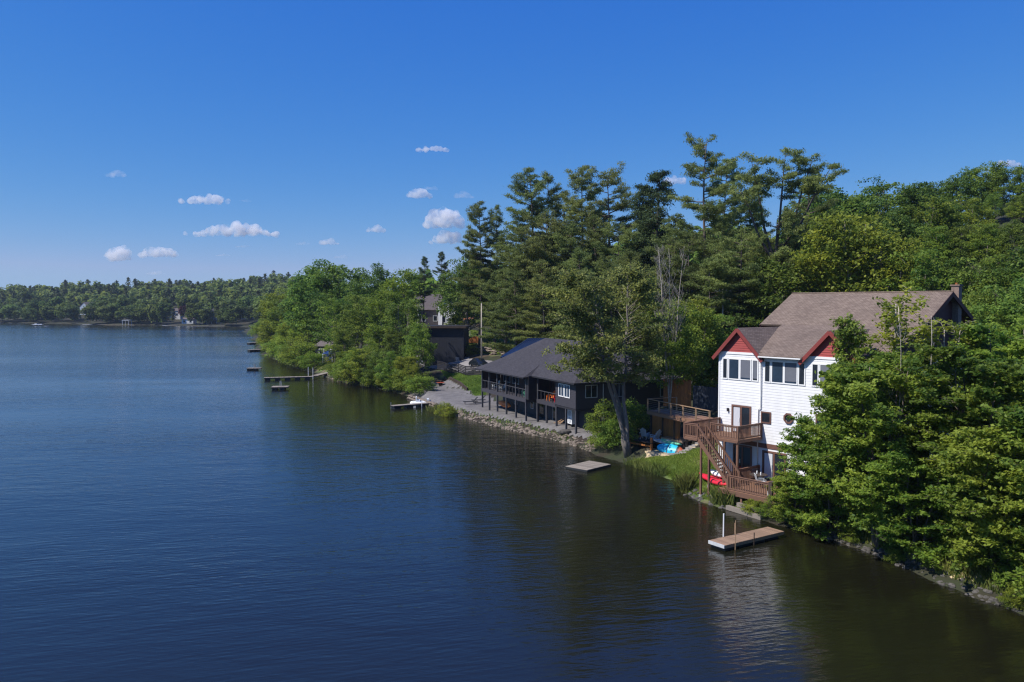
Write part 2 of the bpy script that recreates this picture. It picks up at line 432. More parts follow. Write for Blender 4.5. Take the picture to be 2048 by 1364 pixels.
def ground_z(X, Y):
    X = np.asarray(X, float); Y = np.asarray(Y, float)
    num = np.zeros(X.shape); den = np.zeros(X.shape)
    for cx, cy_, cz in CTRL:
        wt = 1.0 / (((X - cx) ** 2 + (Y - cy_) ** 2) + 1.2) ** 1.8
        num += wt * cz; den += wt
    z = num / den
    d = shore_dist(X, Y)
    wob = 0.10 * np.sin(X * 1.9 + 0.7 * Y) * np.sin(Y * 1.3 - X * 0.4)
    far = np.clip((Y - 330) / 110, 0, 1)
    zf = 1.0 + np.minimum(np.maximum(d - 25, 0) * 0.115, 27)
    z = z * (1 - far) + zf * far
    bank = 0.02 + np.maximum(d, 0) * 0.55 + wob * np.clip(d, 0, 1)
    land = np.minimum(z + wob * 0.5, bank)
    wet = np.maximum(d * 0.22, -3.5)
    return np.where(d > 0, land, wet)
def gz(x, y): return float(ground_z(np.array([x]), np.array([y]))[0])

xs = np.unique(np.concatenate([np.arange(-6000, -700, 400), np.arange(-700, -60, 12), np.arange(-60, 46, 0.9), np.arange(46, 160, 5), np.arange(160, 4000, 240)]))
ys = np.unique(np.concatenate([np.arange(-140, 20, 12), np.arange(20, 165, 0.9), np.arange(165, 320, 4), np.arange(320, 820, 12), np.arange(820, 9000, 400)]))
GX, GY = np.meshgrid(xs, ys)
GZ = ground_z(GX, GY)
def grid_mesh(name, X, Y, Z, m):
    ny, nx = X.shape
    co = np.stack([X, Y, Z], -1).reshape(-1, 3)
    i = np.arange((ny - 1) * (nx - 1)); r = i // (nx - 1); c = i % (nx - 1)
    a = r * nx + c
    f = np.stack([a, a + 1, a + nx + 1, a + nx], 1)
    return raw_mesh(name, co, f, m, True)
def raw_mesh(name, co, f, m, smooth=False, tint=None):
    me = bpy.data.meshes.new(name)
    n, k = f.shape
    me.vertices.add(len(co)); me.vertices.foreach_set('co', np.ascontiguousarray(co, np.float32).ravel())
    me.loops.add(n * k); me.loops.foreach_set('vertex_index', np.ascontiguousarray(f, np.int32).ravel())
    me.polygons.add(n); me.polygons.foreach_set('loop_start', np.arange(0, n * k, k, dtype=np.int32))
    try: me.polygons.foreach_set('loop_total', np.full(n, k, np.int32))
    except Exception: pass
    me.polygons.foreach_set('use_smooth', np.full(n, smooth))
    me.materials.append(m)
    if tint is not None:
        at = me.attributes.new('tint', 'FLOAT', 'POINT'); at.data.foreach_set('value', np.ascontiguousarray(tint, np.float32))
    me.update(calc_edges=True)
    return me

def INS(poly, X, Y):
    ins = np.zeros(X.shape, bool); n = len(poly)
    for i in range(n):
        x1, y1 = poly[i]; x2, y2 = poly[(i + 1) % n]
        if y1 == y2: continue
        ins ^= ((y1 > Y) != (y2 > Y)) & (X < (x2 - x1) * (Y - y1) / (y2 - y1) + x1)
    return ins
def groundmat():
    m, t, b = _new('ground_soil')
    L = t.links.new
    tc = t.nodes.new('ShaderNodeTexCoord')
    n1 = t.nodes.new('ShaderNodeTexNoise'); n1.inputs['Scale'].default_value = 0.35; n1.inputs['Detail'].default_value = 8
    n2 = t.nodes.new('ShaderNodeTexNoise'); n2.inputs['Scale'].default_value = 5; n2.inputs['Detail'].default_value = 8
    for n in (n1, n2): L(tc.outputs['Object'], n.inputs['Vector'])
    r1 = t.nodes.new('ShaderNodeValToRGB'); e = r1.color_ramp.elements
    e[0].position = 0.36; e[0].color = (0.16, 0.115, 0.075, 1); e[1].position = 0.52; e[1].color = (0.09, 0.14, 0.028, 1)
    e2 = r1.color_ramp.elements.new(0.7); e2.color = (0.15, 0.2, 0.045, 1)
    L(n1.outputs['Fac'], r1.inputs['Fac'])
    r2 = t.nodes.new('ShaderNodeValToRGB'); e = r2.color_ramp.elements
    e[0].position = 0.35; e[0].color = (0.03, 0.02, 0.013, 1); e[1].position = 0.62; e[1].color = (0.026, 0.034, 0.012, 1)
    L(n1.outputs['Fac'], r2.inputs['Fac'])
    at = t.nodes.new('ShaderNodeAttribute'); at.attribute_name = 'lawn'
    m0 = t.nodes.new('ShaderNodeMix'); m0.data_type = 'RGBA'
    L(at.outputs['Fac'], m0.inputs[0]); L(r2.outputs[0], m0.inputs[6]); L(r1.outputs[0], m0.inputs[7])
    mx = t.nodes.new('ShaderNodeMix'); mx.data_type = 'RGBA'; mx.blend_type = 'MULTIPLY'; mx.inputs[0].default_value = 0.7
    mr = t.nodes.new('ShaderNodeMapRange'); mr.inputs['To Min'].default_value = 0.45; mr.inputs['To Max'].default_value = 1.45
    L(n2.outputs['Fac'], mr.inputs['Value'])
    L(m0.outputs[2], mx.inputs[6]); L(mr.outputs[0], mx.inputs[7])
    L(mx.outputs[2], b.inputs['Base Color'])
    bp = t.nodes.new('ShaderNodeBump'); bp.inputs['Strength'].default_value = 0.8; bp.inputs['Distance'].default_value = 0.06
    L(n2.outputs['Fac'], bp.inputs['Height']); L(bp.outputs[0], b.inputs['Normal'])
    b.inputs['Roughness'].default_value = 0.95
    return m
gme = grid_mesh('ground', GX, GY, GZ, groundmat())
LAWNS = [[(10.0, 70.4), (11.6, 67.4), (12.8, 63.2), (12.8, 59.2), (13.6, 56.0), (15.0, 54.2), (16.9, 50.9), (18, 52.6), (17.5, 58.5), (16.5, 66), (15.2, 66.9), (13, 68.4), (11.4, 70.0)],
         [(-11.2, 132.4), (-8.9, 125.6), (-6.7, 119.6), (-5.2, 112.6), (-3.6, 112.5), (-3.2, 122), (-5, 128.6), (-12.6, 138.6)], [(-14, 150), (5, 141), (10, 160), (-10, 178), (-18, 166)], [(-44, 172), (-36, 156), (-31, 158), (-34, 174)]]
lw = np.zeros(GX.size)
for pl in LAWNS: lw = np.maximum(lw, INS(pl, GX.ravel(), GY.ravel()).astype(float))
gat = gme.attributes.new('lawn', 'FLOAT', 'POINT'); gat.data.foreach_set('value', lw.astype(np.float32))
put('ground', gme, kind='structure')

def watermat():
    m, t, b = _new('lake_water')
    L = t.links.new
    b.inputs['Base Color'].default_value = (0.0095, 0.0095, 0.0045, 1)
    b.inputs['Roughness'].default_value = 0.13
    b.inputs['IOR'].default_value = 1.54
    b.inputs['Specular IOR Level'].default_value = 0.5
    tc = t.nodes.new('ShaderNodeTexCoord')
    def noise(sc, det, vec, rough=0.55, rot=8):
        mp = t.nodes.new('ShaderNodeMapping'); mp.inputs['Scale'].default_value = vec
        mr_ = t.nodes.new('ShaderNodeMapping'); mr_.inputs['Rotation'].default_value = (0, 0, R(-rot))
        L(tc.outputs['Object'], mr_.inputs['Vector']); L(mr_.outputs[0], mp.inputs['Vector'])
        n = t.nodes.new('ShaderNodeTexNoise'); n.inputs['Scale'].default_value = sc; n.inputs['Detail'].default_value = det; n.inputs['Roughness'].default_value = rough
        L(mp.outputs[0], n.inputs['Vector']); return n.outputs['Fac']
    def mul(a, k):
        q = t.nodes.new('ShaderNodeMath'); q.operation = 'MULTIPLY'
        L(a, q.inputs[0])
        if isinstance(k, float): q.inputs[1].default_value = k
        else: L(k, q.inputs[1])
        return q.outputs[0]
    def add(a, c):
        q = t.nodes.new('ShaderNodeMath'); q.operation = 'ADD'; L(a, q.inputs[0]); L(c, q.inputs[1]); return q.outputs[0]
    fine = noise(1.35, 2, (0.42, 2.5, 1), 0.5, 17); fin2 = noise(1.4, 2, (0.7, 2.9, 1), 0.5, -9); mid = noise(0.7, 2, (0.5, 1.3, 1), 0.5, 5); big = noise(0.15, 2, (0.6, 1.2, 1))
    h = add(add(add(mul(fine, 0.030), mul(fin2, 0.016)), mul(mid, 0.046)), mul(big, 0.09))
    patch = noise(0.013, 3, (0.5, 1.6, 1))
    pr = t.nodes.new('ShaderNodeMapRange'); pr.inputs['From Min'].default_value = 0.36; pr.inputs['From Max'].default_value = 0.62
    pr.inputs['To Min'].default_value = 0.25; pr.inputs['To Max'].default_value = 1.3
    L(patch, pr.inputs['Value'])
    h = mul(h, pr.outputs[0])
    bp = t.nodes.new('ShaderNodeBump'); bp.inputs['Strength'].default_value = 1.0; bp.inputs['Distance'].default_value = 1.0
    L(h, bp.inputs['Height']); L(bp.outputs[0], b.inputs['Normal'])
    return m
wb = MB().quad((-7000, -140, 0), (160, -140, 0), (160, 1500, 0), (-7000, 1500, 0))
wb.build('lake_water', watermat(), kind='structure')

def inside(poly, X, Y):
    ins = np.zeros(X.shape, bool); n = len(poly)
    for i in range(n):
        x1, y1 = poly[i]; x2, y2 = poly[(i + 1) % n]
        if y1 == y2: continue
        ins ^= ((y1 > Y) != (y2 > Y)) & (X < (x2 - x1) * (Y - y1) / (y2 - y1) + x1)
    return ins
def drape(name, poly, m, res=0.35, dz=0.03, kind='structure'):
    """a thin sheet lying on the land inside the outline"""
    P = np.array(poly)
    x = np.arange(P[:, 0].min() - res, P[:, 0].max() + res, res); y = np.arange(P[:, 1].min() - res, P[:, 1].max() + res, res)
    X, Y = np.meshgrid(x, y)
    Z = ground_z(X, Y) + dz
    nx = X.shape[1]
    cx = (X[:-1, :-1] + X[1:, 1:]) / 2; cy_ = (Y[:-1, :-1] + Y[1:, 1:]) / 2
    keep = inside(poly, cx, cy_) & (np.minimum.reduce([Z[:-1, :-1], Z[1:, 1:], Z[1:, :-1], Z[:-1, 1:]]) > 0.05)
    r, c = np.nonzero(keep); a = r * nx + c
    f = np.stack([a, a + 1, a + nx + 1, a + nx], 1)
    used, inv = np.unique(f, return_inverse=True)
    co = np.stack([X, Y, Z], -1).reshape(-1, 3)[used]
    return put(name, raw_mesh(name, co, inv.reshape(f.shape), m, True), kind=kind)

drape('gravel_path', [(8.6, 78.2), (7.2, 79.6), (5.2, 83), (1.8, 88.2), (-1.6, 93.2), (-4.8, 98.6), (-7.4, 102.6), (-10.2, 107.6), (-13.6, 116), (-15.6, 121.0), (-16.5, 131), (-11.4, 132.2), (-9.0, 125.4), (-6.9, 119.2), (-5.4, 111.5), (-3.0, 112), (-2.0, 104), (3.5, 98), (8, 92), (11, 84), (10, 80)], M['gravel'], 0.4, 0.035)
road = [(-62, 217), (-32, 173), (-9.5, 142), (6, 126), (20, 108.5), (32, 91), (46, 71), (58, 50)]
rl = []; rr = []
for i, (x, y) in enumerate(road):
    a = np.array(road[max(i - 1, 0)]); b = np.array(road[min(i + 1, len(road) - 1)]); d = (b - a) / np.linalg.norm(b - a); nn = np.array([-d[1], d[0]])
    rl.append(tuple(np.array((x, y)) + nn * 3.4)); rr.append(tuple(np.array((x, y)) - nn * 3.4))
ROADPOLY = rl + rr[::-1]
drape('road', ROADPOLY, M['asphalt'], 0.6, 0.05)
drape('parking_pad', [(-9.5, 136.5), (-4, 129.5), (2, 121), (7, 124), (-7.5, 141.5)], M['asphalt'], 0.5, 0.035)
drape('sand_patch', [(11.6, 69.4), (13.0, 68.2), (15.3, 66.9), (15.9, 67.3), (15.2, 68.8), (13.6, 71), (12.2, 71.6)], M['sand'], 0.25, 0.03)
drape('sand_strip', [(22.1, 39.6), (22.5, 39.9), (22.8, 39.5), (23.1, 39.7), (23.4, 39.2), (23.2, 38.9), (23.5, 38.5), (22.9, 38.4), (22.6, 38.7), (22.4, 39.1)], M['sand'], 0.09, 0.03)

# ------------------------------------------------------------------ stones
def stone_meshes(n, m, rnd):
    out = []
    for k in range(n):
        b = MB().blob((0, 0, 0), (0.5, rnd.uniform(0.32, 0.45), rnd.uniform(0.22, 0.34)), 7, 4, 0.16, rnd)
        out.append(b.mesh('stone', m))
    return out
_rs = random.Random(5)
ST_L = stone_meshes(7, M['stone'], _rs)
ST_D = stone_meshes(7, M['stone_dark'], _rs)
def along(poly, step):
    out = []
    for a, b in zip(poly[:-1], poly[1:]):
        a = np.array(a, float); b = np.array(b, float); L_ = np.linalg.norm(b - a)
        for k in range(max(1, int(L_ / step))):
            out.append((a + (b - a) * (k * step / L_), (b - a) / L_))
    return out
def stone_bank(label, poly, n, inland, size, meshes, seed, zoff=0.0):
    rnd = random.Random(seed)
    c = np.mean(np.array(poly), 0)
    t = thing('stone_bank', label, 'stone bank', (c[0], c[1], 0))
    segs = along(poly, 0.1)
    for k in range(n):
        p, d = rnd.choice(segs)
        off = rnd.uniform(-0.25, inland)
        q = p + np.array([d[1], -d[0]]) * (off) * (1 if d[1] > 0 else 1)
        if shore_dist(np.array([q[0]]), np.array([q[1]]))[0] < -0.35:
            q = p - np.array([d[1], -d[0]]) * off
        s = rnd.uniform(*size)
        z = max(gz(*q), -0.05) + s * 0.06 + zoff
        o = put('stone', rnd.choice(meshes), t, None, (q[0] - c[0], q[1] - c[1], z), (rnd.uniform(-.4, .4), rnd.uniform(-.4, .4), rnd.uniform(0, 6.28)))
        o.scale = (s, s, s)
    return t
stone_bank('loose tan riprap stones along the water below the black stilt house', [(7.6, 75.6), (6.7, 78.3), (4.5, 82.1), (1.4, 86.7), (-2.0, 91.7), (-5.2, 97.4), (-7.5, 101)], 298, 0.85, (0.22, 0.62), ST_L, 1)
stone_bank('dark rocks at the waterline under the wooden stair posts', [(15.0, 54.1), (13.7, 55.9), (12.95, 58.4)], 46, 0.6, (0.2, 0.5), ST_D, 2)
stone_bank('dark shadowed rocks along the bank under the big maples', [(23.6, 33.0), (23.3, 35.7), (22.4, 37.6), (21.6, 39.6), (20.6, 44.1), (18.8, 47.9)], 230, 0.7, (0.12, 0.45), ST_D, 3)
stone_bank('pale rocks at the foot of the trees by the long wooden dock', [(-28.7, 140.8), (-34.7, 151.4), (-38, 158)], 46, 1.0, (0.3, 0.9), ST_L, 4)

# ------------------------------------------------------------------ clouds (a few small cumulus, far off)
def cloudmat(name, dens, lo):
    m = bpy.data.materials.new(name); m.use_nodes = True
    t = m.node_tree; t.nodes.remove(t.nodes['Principled BSDF'])
    v = t.nodes.new('ShaderNodeVolumePrincipled')
    v.inputs['Color'].default_value = (0.98, 0.98, 0.985, 1); v.inputs['Anisotropy'].default_value = 0.2
    tc = t.nodes.new('ShaderNodeTexCoord'); n = t.nodes.new('ShaderNodeTexNoise'); n.inputs['Scale'].default_value = 0.022; n.inputs['Detail'].default_value = 6; n.inputs['Roughness'].default_value = 0.62
    r = t.nodes.new('ShaderNodeMapRange'); r.inputs['From Min'].default_value = lo; r.inputs['From Max'].default_value = lo + 0.2; r.inputs['To Max'].default_value = dens
    t.links.new(tc.outputs['Object'], n.inputs['Vector']); t.links.new(n.outputs['Fac'], r.inputs['Value']); t.links.new(r.outputs[0], v.inputs['Density'])
    t.links.new(v.outputs[0], t.nodes['Material Output'].inputs['Volume'])
    return m
CM, CMT = cloudmat('cloud_vapour', 0.032, 0.40), cloudmat('cloud_vapour_thin', 0.010, 0.42)
ctex = bpy.data.textures.new('cloud_lumps', 'CLOUDS'); ctex.noise_scale = 45; ctex.noise_depth = 3
CLOUDS = [(232, 347, 42, 15, 1), (415, 394, 104, 27, 0), (490, 399, 24, 9, 1), (462, 457, 178, 30, 0), (235, 508, 50, 28, 0), (318, 501, 88, 26, 0), (486, 491, 32, 8, 1), (446, 509, 32, 7, 1),
          (657, 483, 40, 12, 0), (606, 486, 30, 6, 1), (680, 512, 30, 9, 1), (752, 457, 38, 15, 0), (866, 295, 74, 16, 0), (836, 386, 52, 20, 0), (862, 374, 28, 12, 1), (928, 389, 42, 16, 1),
          (886, 437, 88, 36, 0), (893, 474, 66, 26, 0), (312, 545, 40, 8, 1), (1350, 358, 46, 20, 0), (2017, 324, 46, 16, 0)]
CLN = ['tiny faint cloud, leftmost and highest over the far shore', 'small oval white cloud above the long flat cloud', 'faint wisp just beside the small oval cloud', 'longest flat-based white cloud over the far shore',
       'roundish white cloud low at the left over the far hills', 'puffy white cloud low beside the roundish one', 'short thin cloud just below the end of the longest cloud', 'thin cloud wisp low over the far hills, below another wisp',
       'small flat cloud low over the wooded point', 'faint wisp beside the small flat cloud over the wooded point', 'small pale cloud lowest over the wooded point', 'lone small oval cloud midway above the wooded point',
       'long thin cloud highest in the sky left of the pines', 'ragged small cloud in the row left of the pines', 'wispy upper end of the ragged cloud left of the pines', 'faint cloud wisp nearest the pine tops',
       'largest white cloud touching the pine tops', 'white cloud under the largest one beside the pines', 'very faint cloud just above the far treeline', 'white cloud showing between the tall pine tops', 'small white cloud over the hilltop at the right edge']
rc = random.Random(11)
for (x, y, wpx, hpx, thin), lb in zip(CLOUDS, CLN):
    Y = 5200.0
    c = aty(x, y, Y); W = wpx * Y / FPX; Hh = hpx * Y / FPX
    b = MB()
    n = max(6, int(wpx / 7)); hgts = [rc.uniform(.3, 1.0) for _ in range(4)]; Hh *= 1.15
    for k in range(n):
        u = (k + 0.5) / n * 2 - 1 + rc.uniform(-.12, .12)
        env = math.sqrt(max(0.06, 1 - u * u))
        top = Hh * (0.35 + 0.65 * float(np.interp(u, (-1, -.33, .33, 1), hgts))) * env * rc.uniform(.7, 1.0)
        r = max(top * 0.55, Hh * 0.16)
        b.blob((u * W * 0.47, rc.uniform(-.25, .25) * W * 0.4, -Hh * 0.42 + top * 0.5), (max(r * 1.1, W / n * 0.8), max(r, W / n), r), 10, 7)
    o = b.build('cloud', CMT if thin else CM)
    o.location = tuple(c)
    rm = o.modifiers.new('remesh', 'REMESH'); rm.mode = 'VOXEL'; rm.voxel_size = max(Hh / 14, 2.6)
    dm = o.modifiers.new('lumps', 'DISPLACE'); dm.texture = ctex; dm.strength = Hh * 0.45; dm.mid_level = 0.5; dm.texture_coords = 'GLOBAL'
    tag(o, lb, 'cloud', 'small clouds in the blue sky')
# ------------------------------------------------------------------ vegetation
def unit(v): return v / np.maximum(np.linalg.norm(v, axis=-1, keepdims=True), 1e-9)
def leaf_mesh(name, C, N, L_, asp, tint, m, rng):
    """one small diamond face per leaf"""
    n = len(C)
    t = unit(np.cross(N, rng.normal(size=(n, 3)))); b = np.cross(N, t)
    L_ = np.broadcast_to(L_, (n,))[:, None]
    v = np.stack([C - t * L_, C - b * L_ * asp + t * L_ * 0.1, C + t * L_, C + b * L_ * asp + t * L_ * 0.1], 1).reshape(-1, 3)
    return raw_mesh(name, v, np.arange(n * 4).reshape(n, 4), m, False, np.repeat(np.clip(tint, 0, 1), 4))
def clump_leaves(rng, cen, rad, flat, per, upb=0.7, shell=0.55):
    k = len(cen)
    d = unit(rng.normal(size=(k, per, 3)))
    d[..., 2] = np.where((d[..., 2] < -0.25) & (rng.random((k, per)) < 0.6), -d[..., 2], d[..., 2])
    r = shell + (1 - shell) * rng.random((k, per, 1)) ** 0.7
    far = rng.random((k, per, 1)) < 0.14
    r = np.where(far, r * rng.uniform(1.0, 1.45, (k, per, 1)), r)
    P = cen[:, None, :] + d * r * rad[:, None, None] * np.array([1, 1, 1.0]) * np.stack([np.ones(k), np.ones(k), flat], 1)[:, None, :]
    N = unit(d * 0.55 + np.array([0, 0, upb]) + rng.normal(size=(k, per, 3)) * 0.55)
    return P.reshape(-1, 3), N.reshape(-1, 3)

def broadleaf(seed, Rx, h0, h1, nclump, per, leaf, m, bark, flat=0.6, tr=0.22, limbs=9, lean=(0, 0), stems=1, shape=1.0, upb=0.7, crad=(0.2, 0.36), spread=1.0, name='crown', gap=0.0, rootsep=1.6):
    """a broadleaved tree: stems with forking limbs that end in leaf clumps of uneven size; crown between h0 and h1"""
    rng = np.random.default_rng(seed); rnd = random.Random(seed)
    Hc = h1 - h0
    cen = []; rad = []
    lob = unit(rng.normal(size=(7, 3))); la = rng.uniform(-0.28, 0.3, 7)
    tries = 0
    while len(cen) < nclump and tries < nclump * 30:
        tries += 1
        d = rng.normal(size=3); d /= np.linalg.norm(d)
        if d[2] < -0.75: continue
        k = 1 + sum(a * max(0, float(d @ l)) ** 3 for a, l in zip(la, lob))
        r = k * (0.35 + 0.65 * rng.random() ** 0.45)
        zz = d[2] * r
        wid = Rx * (1 - 0.30 * max(0, zz) * shape) * spread
        p = np.array([d[0] * r * wid, d[1] * r * wid, h0 + Hc * (0.44 + 0.54 * zz)])
        if gap and math.sin(p[0] * 1.3 + seed) * math.sin(p[2] * 1.1 + p[1] * 0.7) > 1 - gap: continue
        cr = Rx * rng.uniform(*crad) * (0.8 if r < 0.6 else 1)
        if any(np.linalg.norm((p - q) * [1, 1, 1.35]) < 0.62 * min(cr, s) for q, s in zip(cen, rad)): continue
        cen.append(p); rad.append(cr)
    cen = np.array(cen); rad = np.array(rad)
    cen[:, 0] += lean[0] * cen[:, 2]; cen[:, 1] += lean[1] * cen[:, 2]
    fl = np.full(len(cen), flat) * rng.uniform(0.8, 1.2, len(cen))
    P, N = clump_leaves(rng, cen, rad, fl, per, upb)
    ct = np.repeat(rng.uniform(0.05, 0.75, len(cen)), per) + rng.normal(size=len(P)) * 0.16
    crown = leaf_mesh(name, P, N, leaf * rng.uniform(0.7, 1.25, len(P)), 0.62, ct, m, rng)
    b = MB()
    for s in range(stems):
        a = 6.28 * s / max(stems, 1) + rnd.uniform(0, 1)
        bx, by = (0, 0) if stems == 1 else (math.cos(a) * tr * rootsep, math.sin(a) * tr * rootsep)
        tx, ty = (rnd.uniform(-.5, .5), rnd.uniform(-.5, .5)) if stems == 1 else (math.cos(a) * Rx * 0.28, math.sin(a) * Rx * 0.28)
        hh = h0 + Hc * rnd.uniform(0.68, 0.8)
        pts = []; rr = []
        for k in range(9):
            q = k / 8
            pts.append(Vector((bx + (tx - bx) * q ** 1.2 + rnd.uniform(-.08, .08) * Rx * 0.25 * (k > 0) + lean[0] * hh * q, by + (ty - by) * q ** 1.2 + rnd.uniform(-.08, .08) * Rx * .25 * (k > 0) + lean[1] * hh * q, -0.3 + (hh + .3) * q)))
            rr.append(tr / (1 if stems == 1 else 1.45) * (1.35 if k == 0 else 1.0) * (1 - 0.86 * q))
        b.tube(pts, rr, 7)
        idx = sorted(range(len(cen)), key=lambda i: rnd.random())[:max(3, limbs // stems)]
        for i in idx:
            tgt = Vector(cen[i])
            zs = min(max(h0 * 0.75, tgt.z - (Vector((tgt.x, tgt.y, 0)) - Vector((tx, ty, 0))).length * 0.85), hh * 0.95)
            q = max(0.05, min(0.97, (zs + .3) / (hh + .3)))
            kk = min(7, int(q * 8)); st = pts[kk].lerp(pts[kk + 1], q * 8 - kk)
            mid = st.lerp(tgt, 0.5) + Vector((rnd.uniform(-.3, .3), rnd.uniform(-.3, .3), rnd.uniform(-.5, .2))) * Rx * 0.12
            r0 = max(0.03, rr[kk] * 0.55)
            b.tube([st, mid, tgt], [r0, r0 * 0.62, 0.02], 5, False)
            for e in range(2):
                t2 = tgt + Vector((rnd.uniform(-1, 1), rnd.uniform(-1, 1), rnd.uniform(-.3, .8))) * rad[i] * 0.9
                b.tube([mid, mid.lerp(t2, .5) + Vector((0, 0, .1)), t2], [r0 * .45, r0 * .28, 0.012], 4, False)
    return b.mesh('trunk', bark, True), crown

def branchy(seed, H, Rx, h0, stems, nbr, ntw, nleaf, leaf, m, bark, tr, splay=.3, lean=(0., 0.), tw=.8, rise=(.1, .6), jit=.13, rootsep=1.2, fork=0.0, low=.7, twigs=True, tilt=.8):
    """a broadleaved tree grown limb by limb: stems, curved limbs, twigs, and leaves strewn along each twig"""
    rng = np.random.default_rng(seed); rnd = random.Random(seed)
    b = MB(); tb = MB()
    lob = [(rnd.uniform(0, 6.28), rnd.uniform(-.35, .3)) for _ in range(4)]
    S0 = []; S1 = []; ttint = []
    for s in range(stems):
        a = 6.283 * s / stems + rnd.uniform(-.5, .5)
        off = 0 if stems == 1 else tr * rootsep
        hh = H * rnd.uniform(.84, .98) if s else H * .97
        tx, ty = (math.cos(a) * Rx * splay, math.sin(a) * Rx * splay) if stems > 1 else (rnd.uniform(-.3, .3), rnd.uniform(-.3, .3))
        pts = []; rr = []
        for k in range(11):
            q = k / 10; e = max(0., (q - fork) / (1 - fork)) ** 1.15
            x = math.cos(a) * off * (1 - fork * 0) + (tx - math.cos(a) * off) * e + lean[0] * hh * q; y = math.sin(a) * off + (ty - math.sin(a) * off) * e + lean[1] * hh * q
            pts.append(Vector((x + rnd.uniform(-1, 1) * .03 * Rx * (0 < k < 10), y + rnd.uniform(-1, 1) * .03 * Rx * (0 < k < 10), -.3 + (hh + .3) * q)))
            rr.append(tr / (1 if stems == 1 else stems ** .42) * (1.3 if k == 0 else 1) * (1 - .92 * q) + .012)
        b.tube(pts, rr, 7)
        for k in range(nbr // stems):
            f = (k + rnd.random()) / (nbr // stems) * 1.0
            z = h0 + (hh - h0) * f * .985; q = (z + .3) / (hh + .3); i = min(9, int(q * 10)); st = pts[i].lerp(pts[i + 1], q * 10 - i)
            az = a + rnd.gauss(0, 1.25) if stems > 1 else rnd.uniform(0, 6.283)
            lb = 1 + sum(am * max(0, math.cos(az - la)) ** 2 for la, am in lob)
            env = (low + (1 - low) * min(1, f * 3)) * math.sqrt(max(.03, 1 - (max(0, f - .25) / .78) ** 2))
            ln = max(.35, (Rx * env * lb - Rx * splay * .55 * q * (stems > 1)) * rnd.choice((rnd.uniform(.4, .8), rnd.uniform(.75, 1.1))))
            d = Vector((math.cos(az), math.sin(az), 0)); up_ = ln * (rnd.uniform(*rise) + .55 * f)
            mid = st + d * ln * .5 + Vector((rnd.uniform(-.1, .1) * ln, rnd.uniform(-.1, .1) * ln, up_ * .68)); tip = st + d * ln + Vector((rnd.uniform(-.1, .1) * ln, rnd.uniform(-.1, .1) * ln, up_ - ln * (1 - f) * rnd.uniform(0, .3)))
            r0 = max(.014, rr[i] * .42)
            b.tube([st, mid, tip], [r0, r0 * .55, .008], 4, False)
            bt = rnd.uniform(0, .75)
            for j in range(max(3, int(ntw * (.45 + .55 * min(1.3, ln / (Rx * .6)))))):
                t_ = rnd.uniform(.22, 1.0)
                p = st * (1 - t_) ** 2 + mid * 2 * t_ * (1 - t_) + tip * t_ * t_
                p = st.lerp(mid, t_ * 2) if t_ < .5 else mid.lerp(tip, t_ * 2 - 1)
                aa = az + rnd.choice((-1, 1)) * rnd.uniform(.3, 1.5); lt = tw * rnd.uniform(.55, 1.2) * (1.1 - .4 * t_)
                e = p + Vector((math.cos(aa) * lt, math.sin(aa) * lt, lt * rnd.uniform(-.25, .6)))
                S0.append(tuple(p)); S1.append(tuple(e)); ttint.append(bt + rnd.uniform(-.12, .25))
                if twigs: tb.tube([p, e], [.011, .004], 3, False)
    S0 = np.array(S0); S1 = np.array(S1); n = len(S0)
    u = rng.uniform(.05, 1.15, (n, nleaf, 1))
    P = S0[:, None] + (S1 - S0)[:, None] * u + rng.normal(size=(n, nleaf, 3)) * jit * np.array([1, 1, .62])
    N = unit(np.array([0, 0, tilt]) + rng.normal(size=(n, nleaf, 3)) * .55)
    P = P.reshape(-1, 3); N = N.reshape(-1, 3)
    ct = np.repeat(np.array(ttint), nleaf) + rng.normal(size=len(P)) * .14
    crown = leaf_mesh('crown', P, N, leaf * rng.uniform(.65, 1.25, len(P)), .6, ct, m, rng)
    b.v, b.f = b.v + tb.v, b.f + [tuple(i + len(b.v) for i in f_) for f_ in tb.f]
    return b.mesh('trunk', bark, True), crown

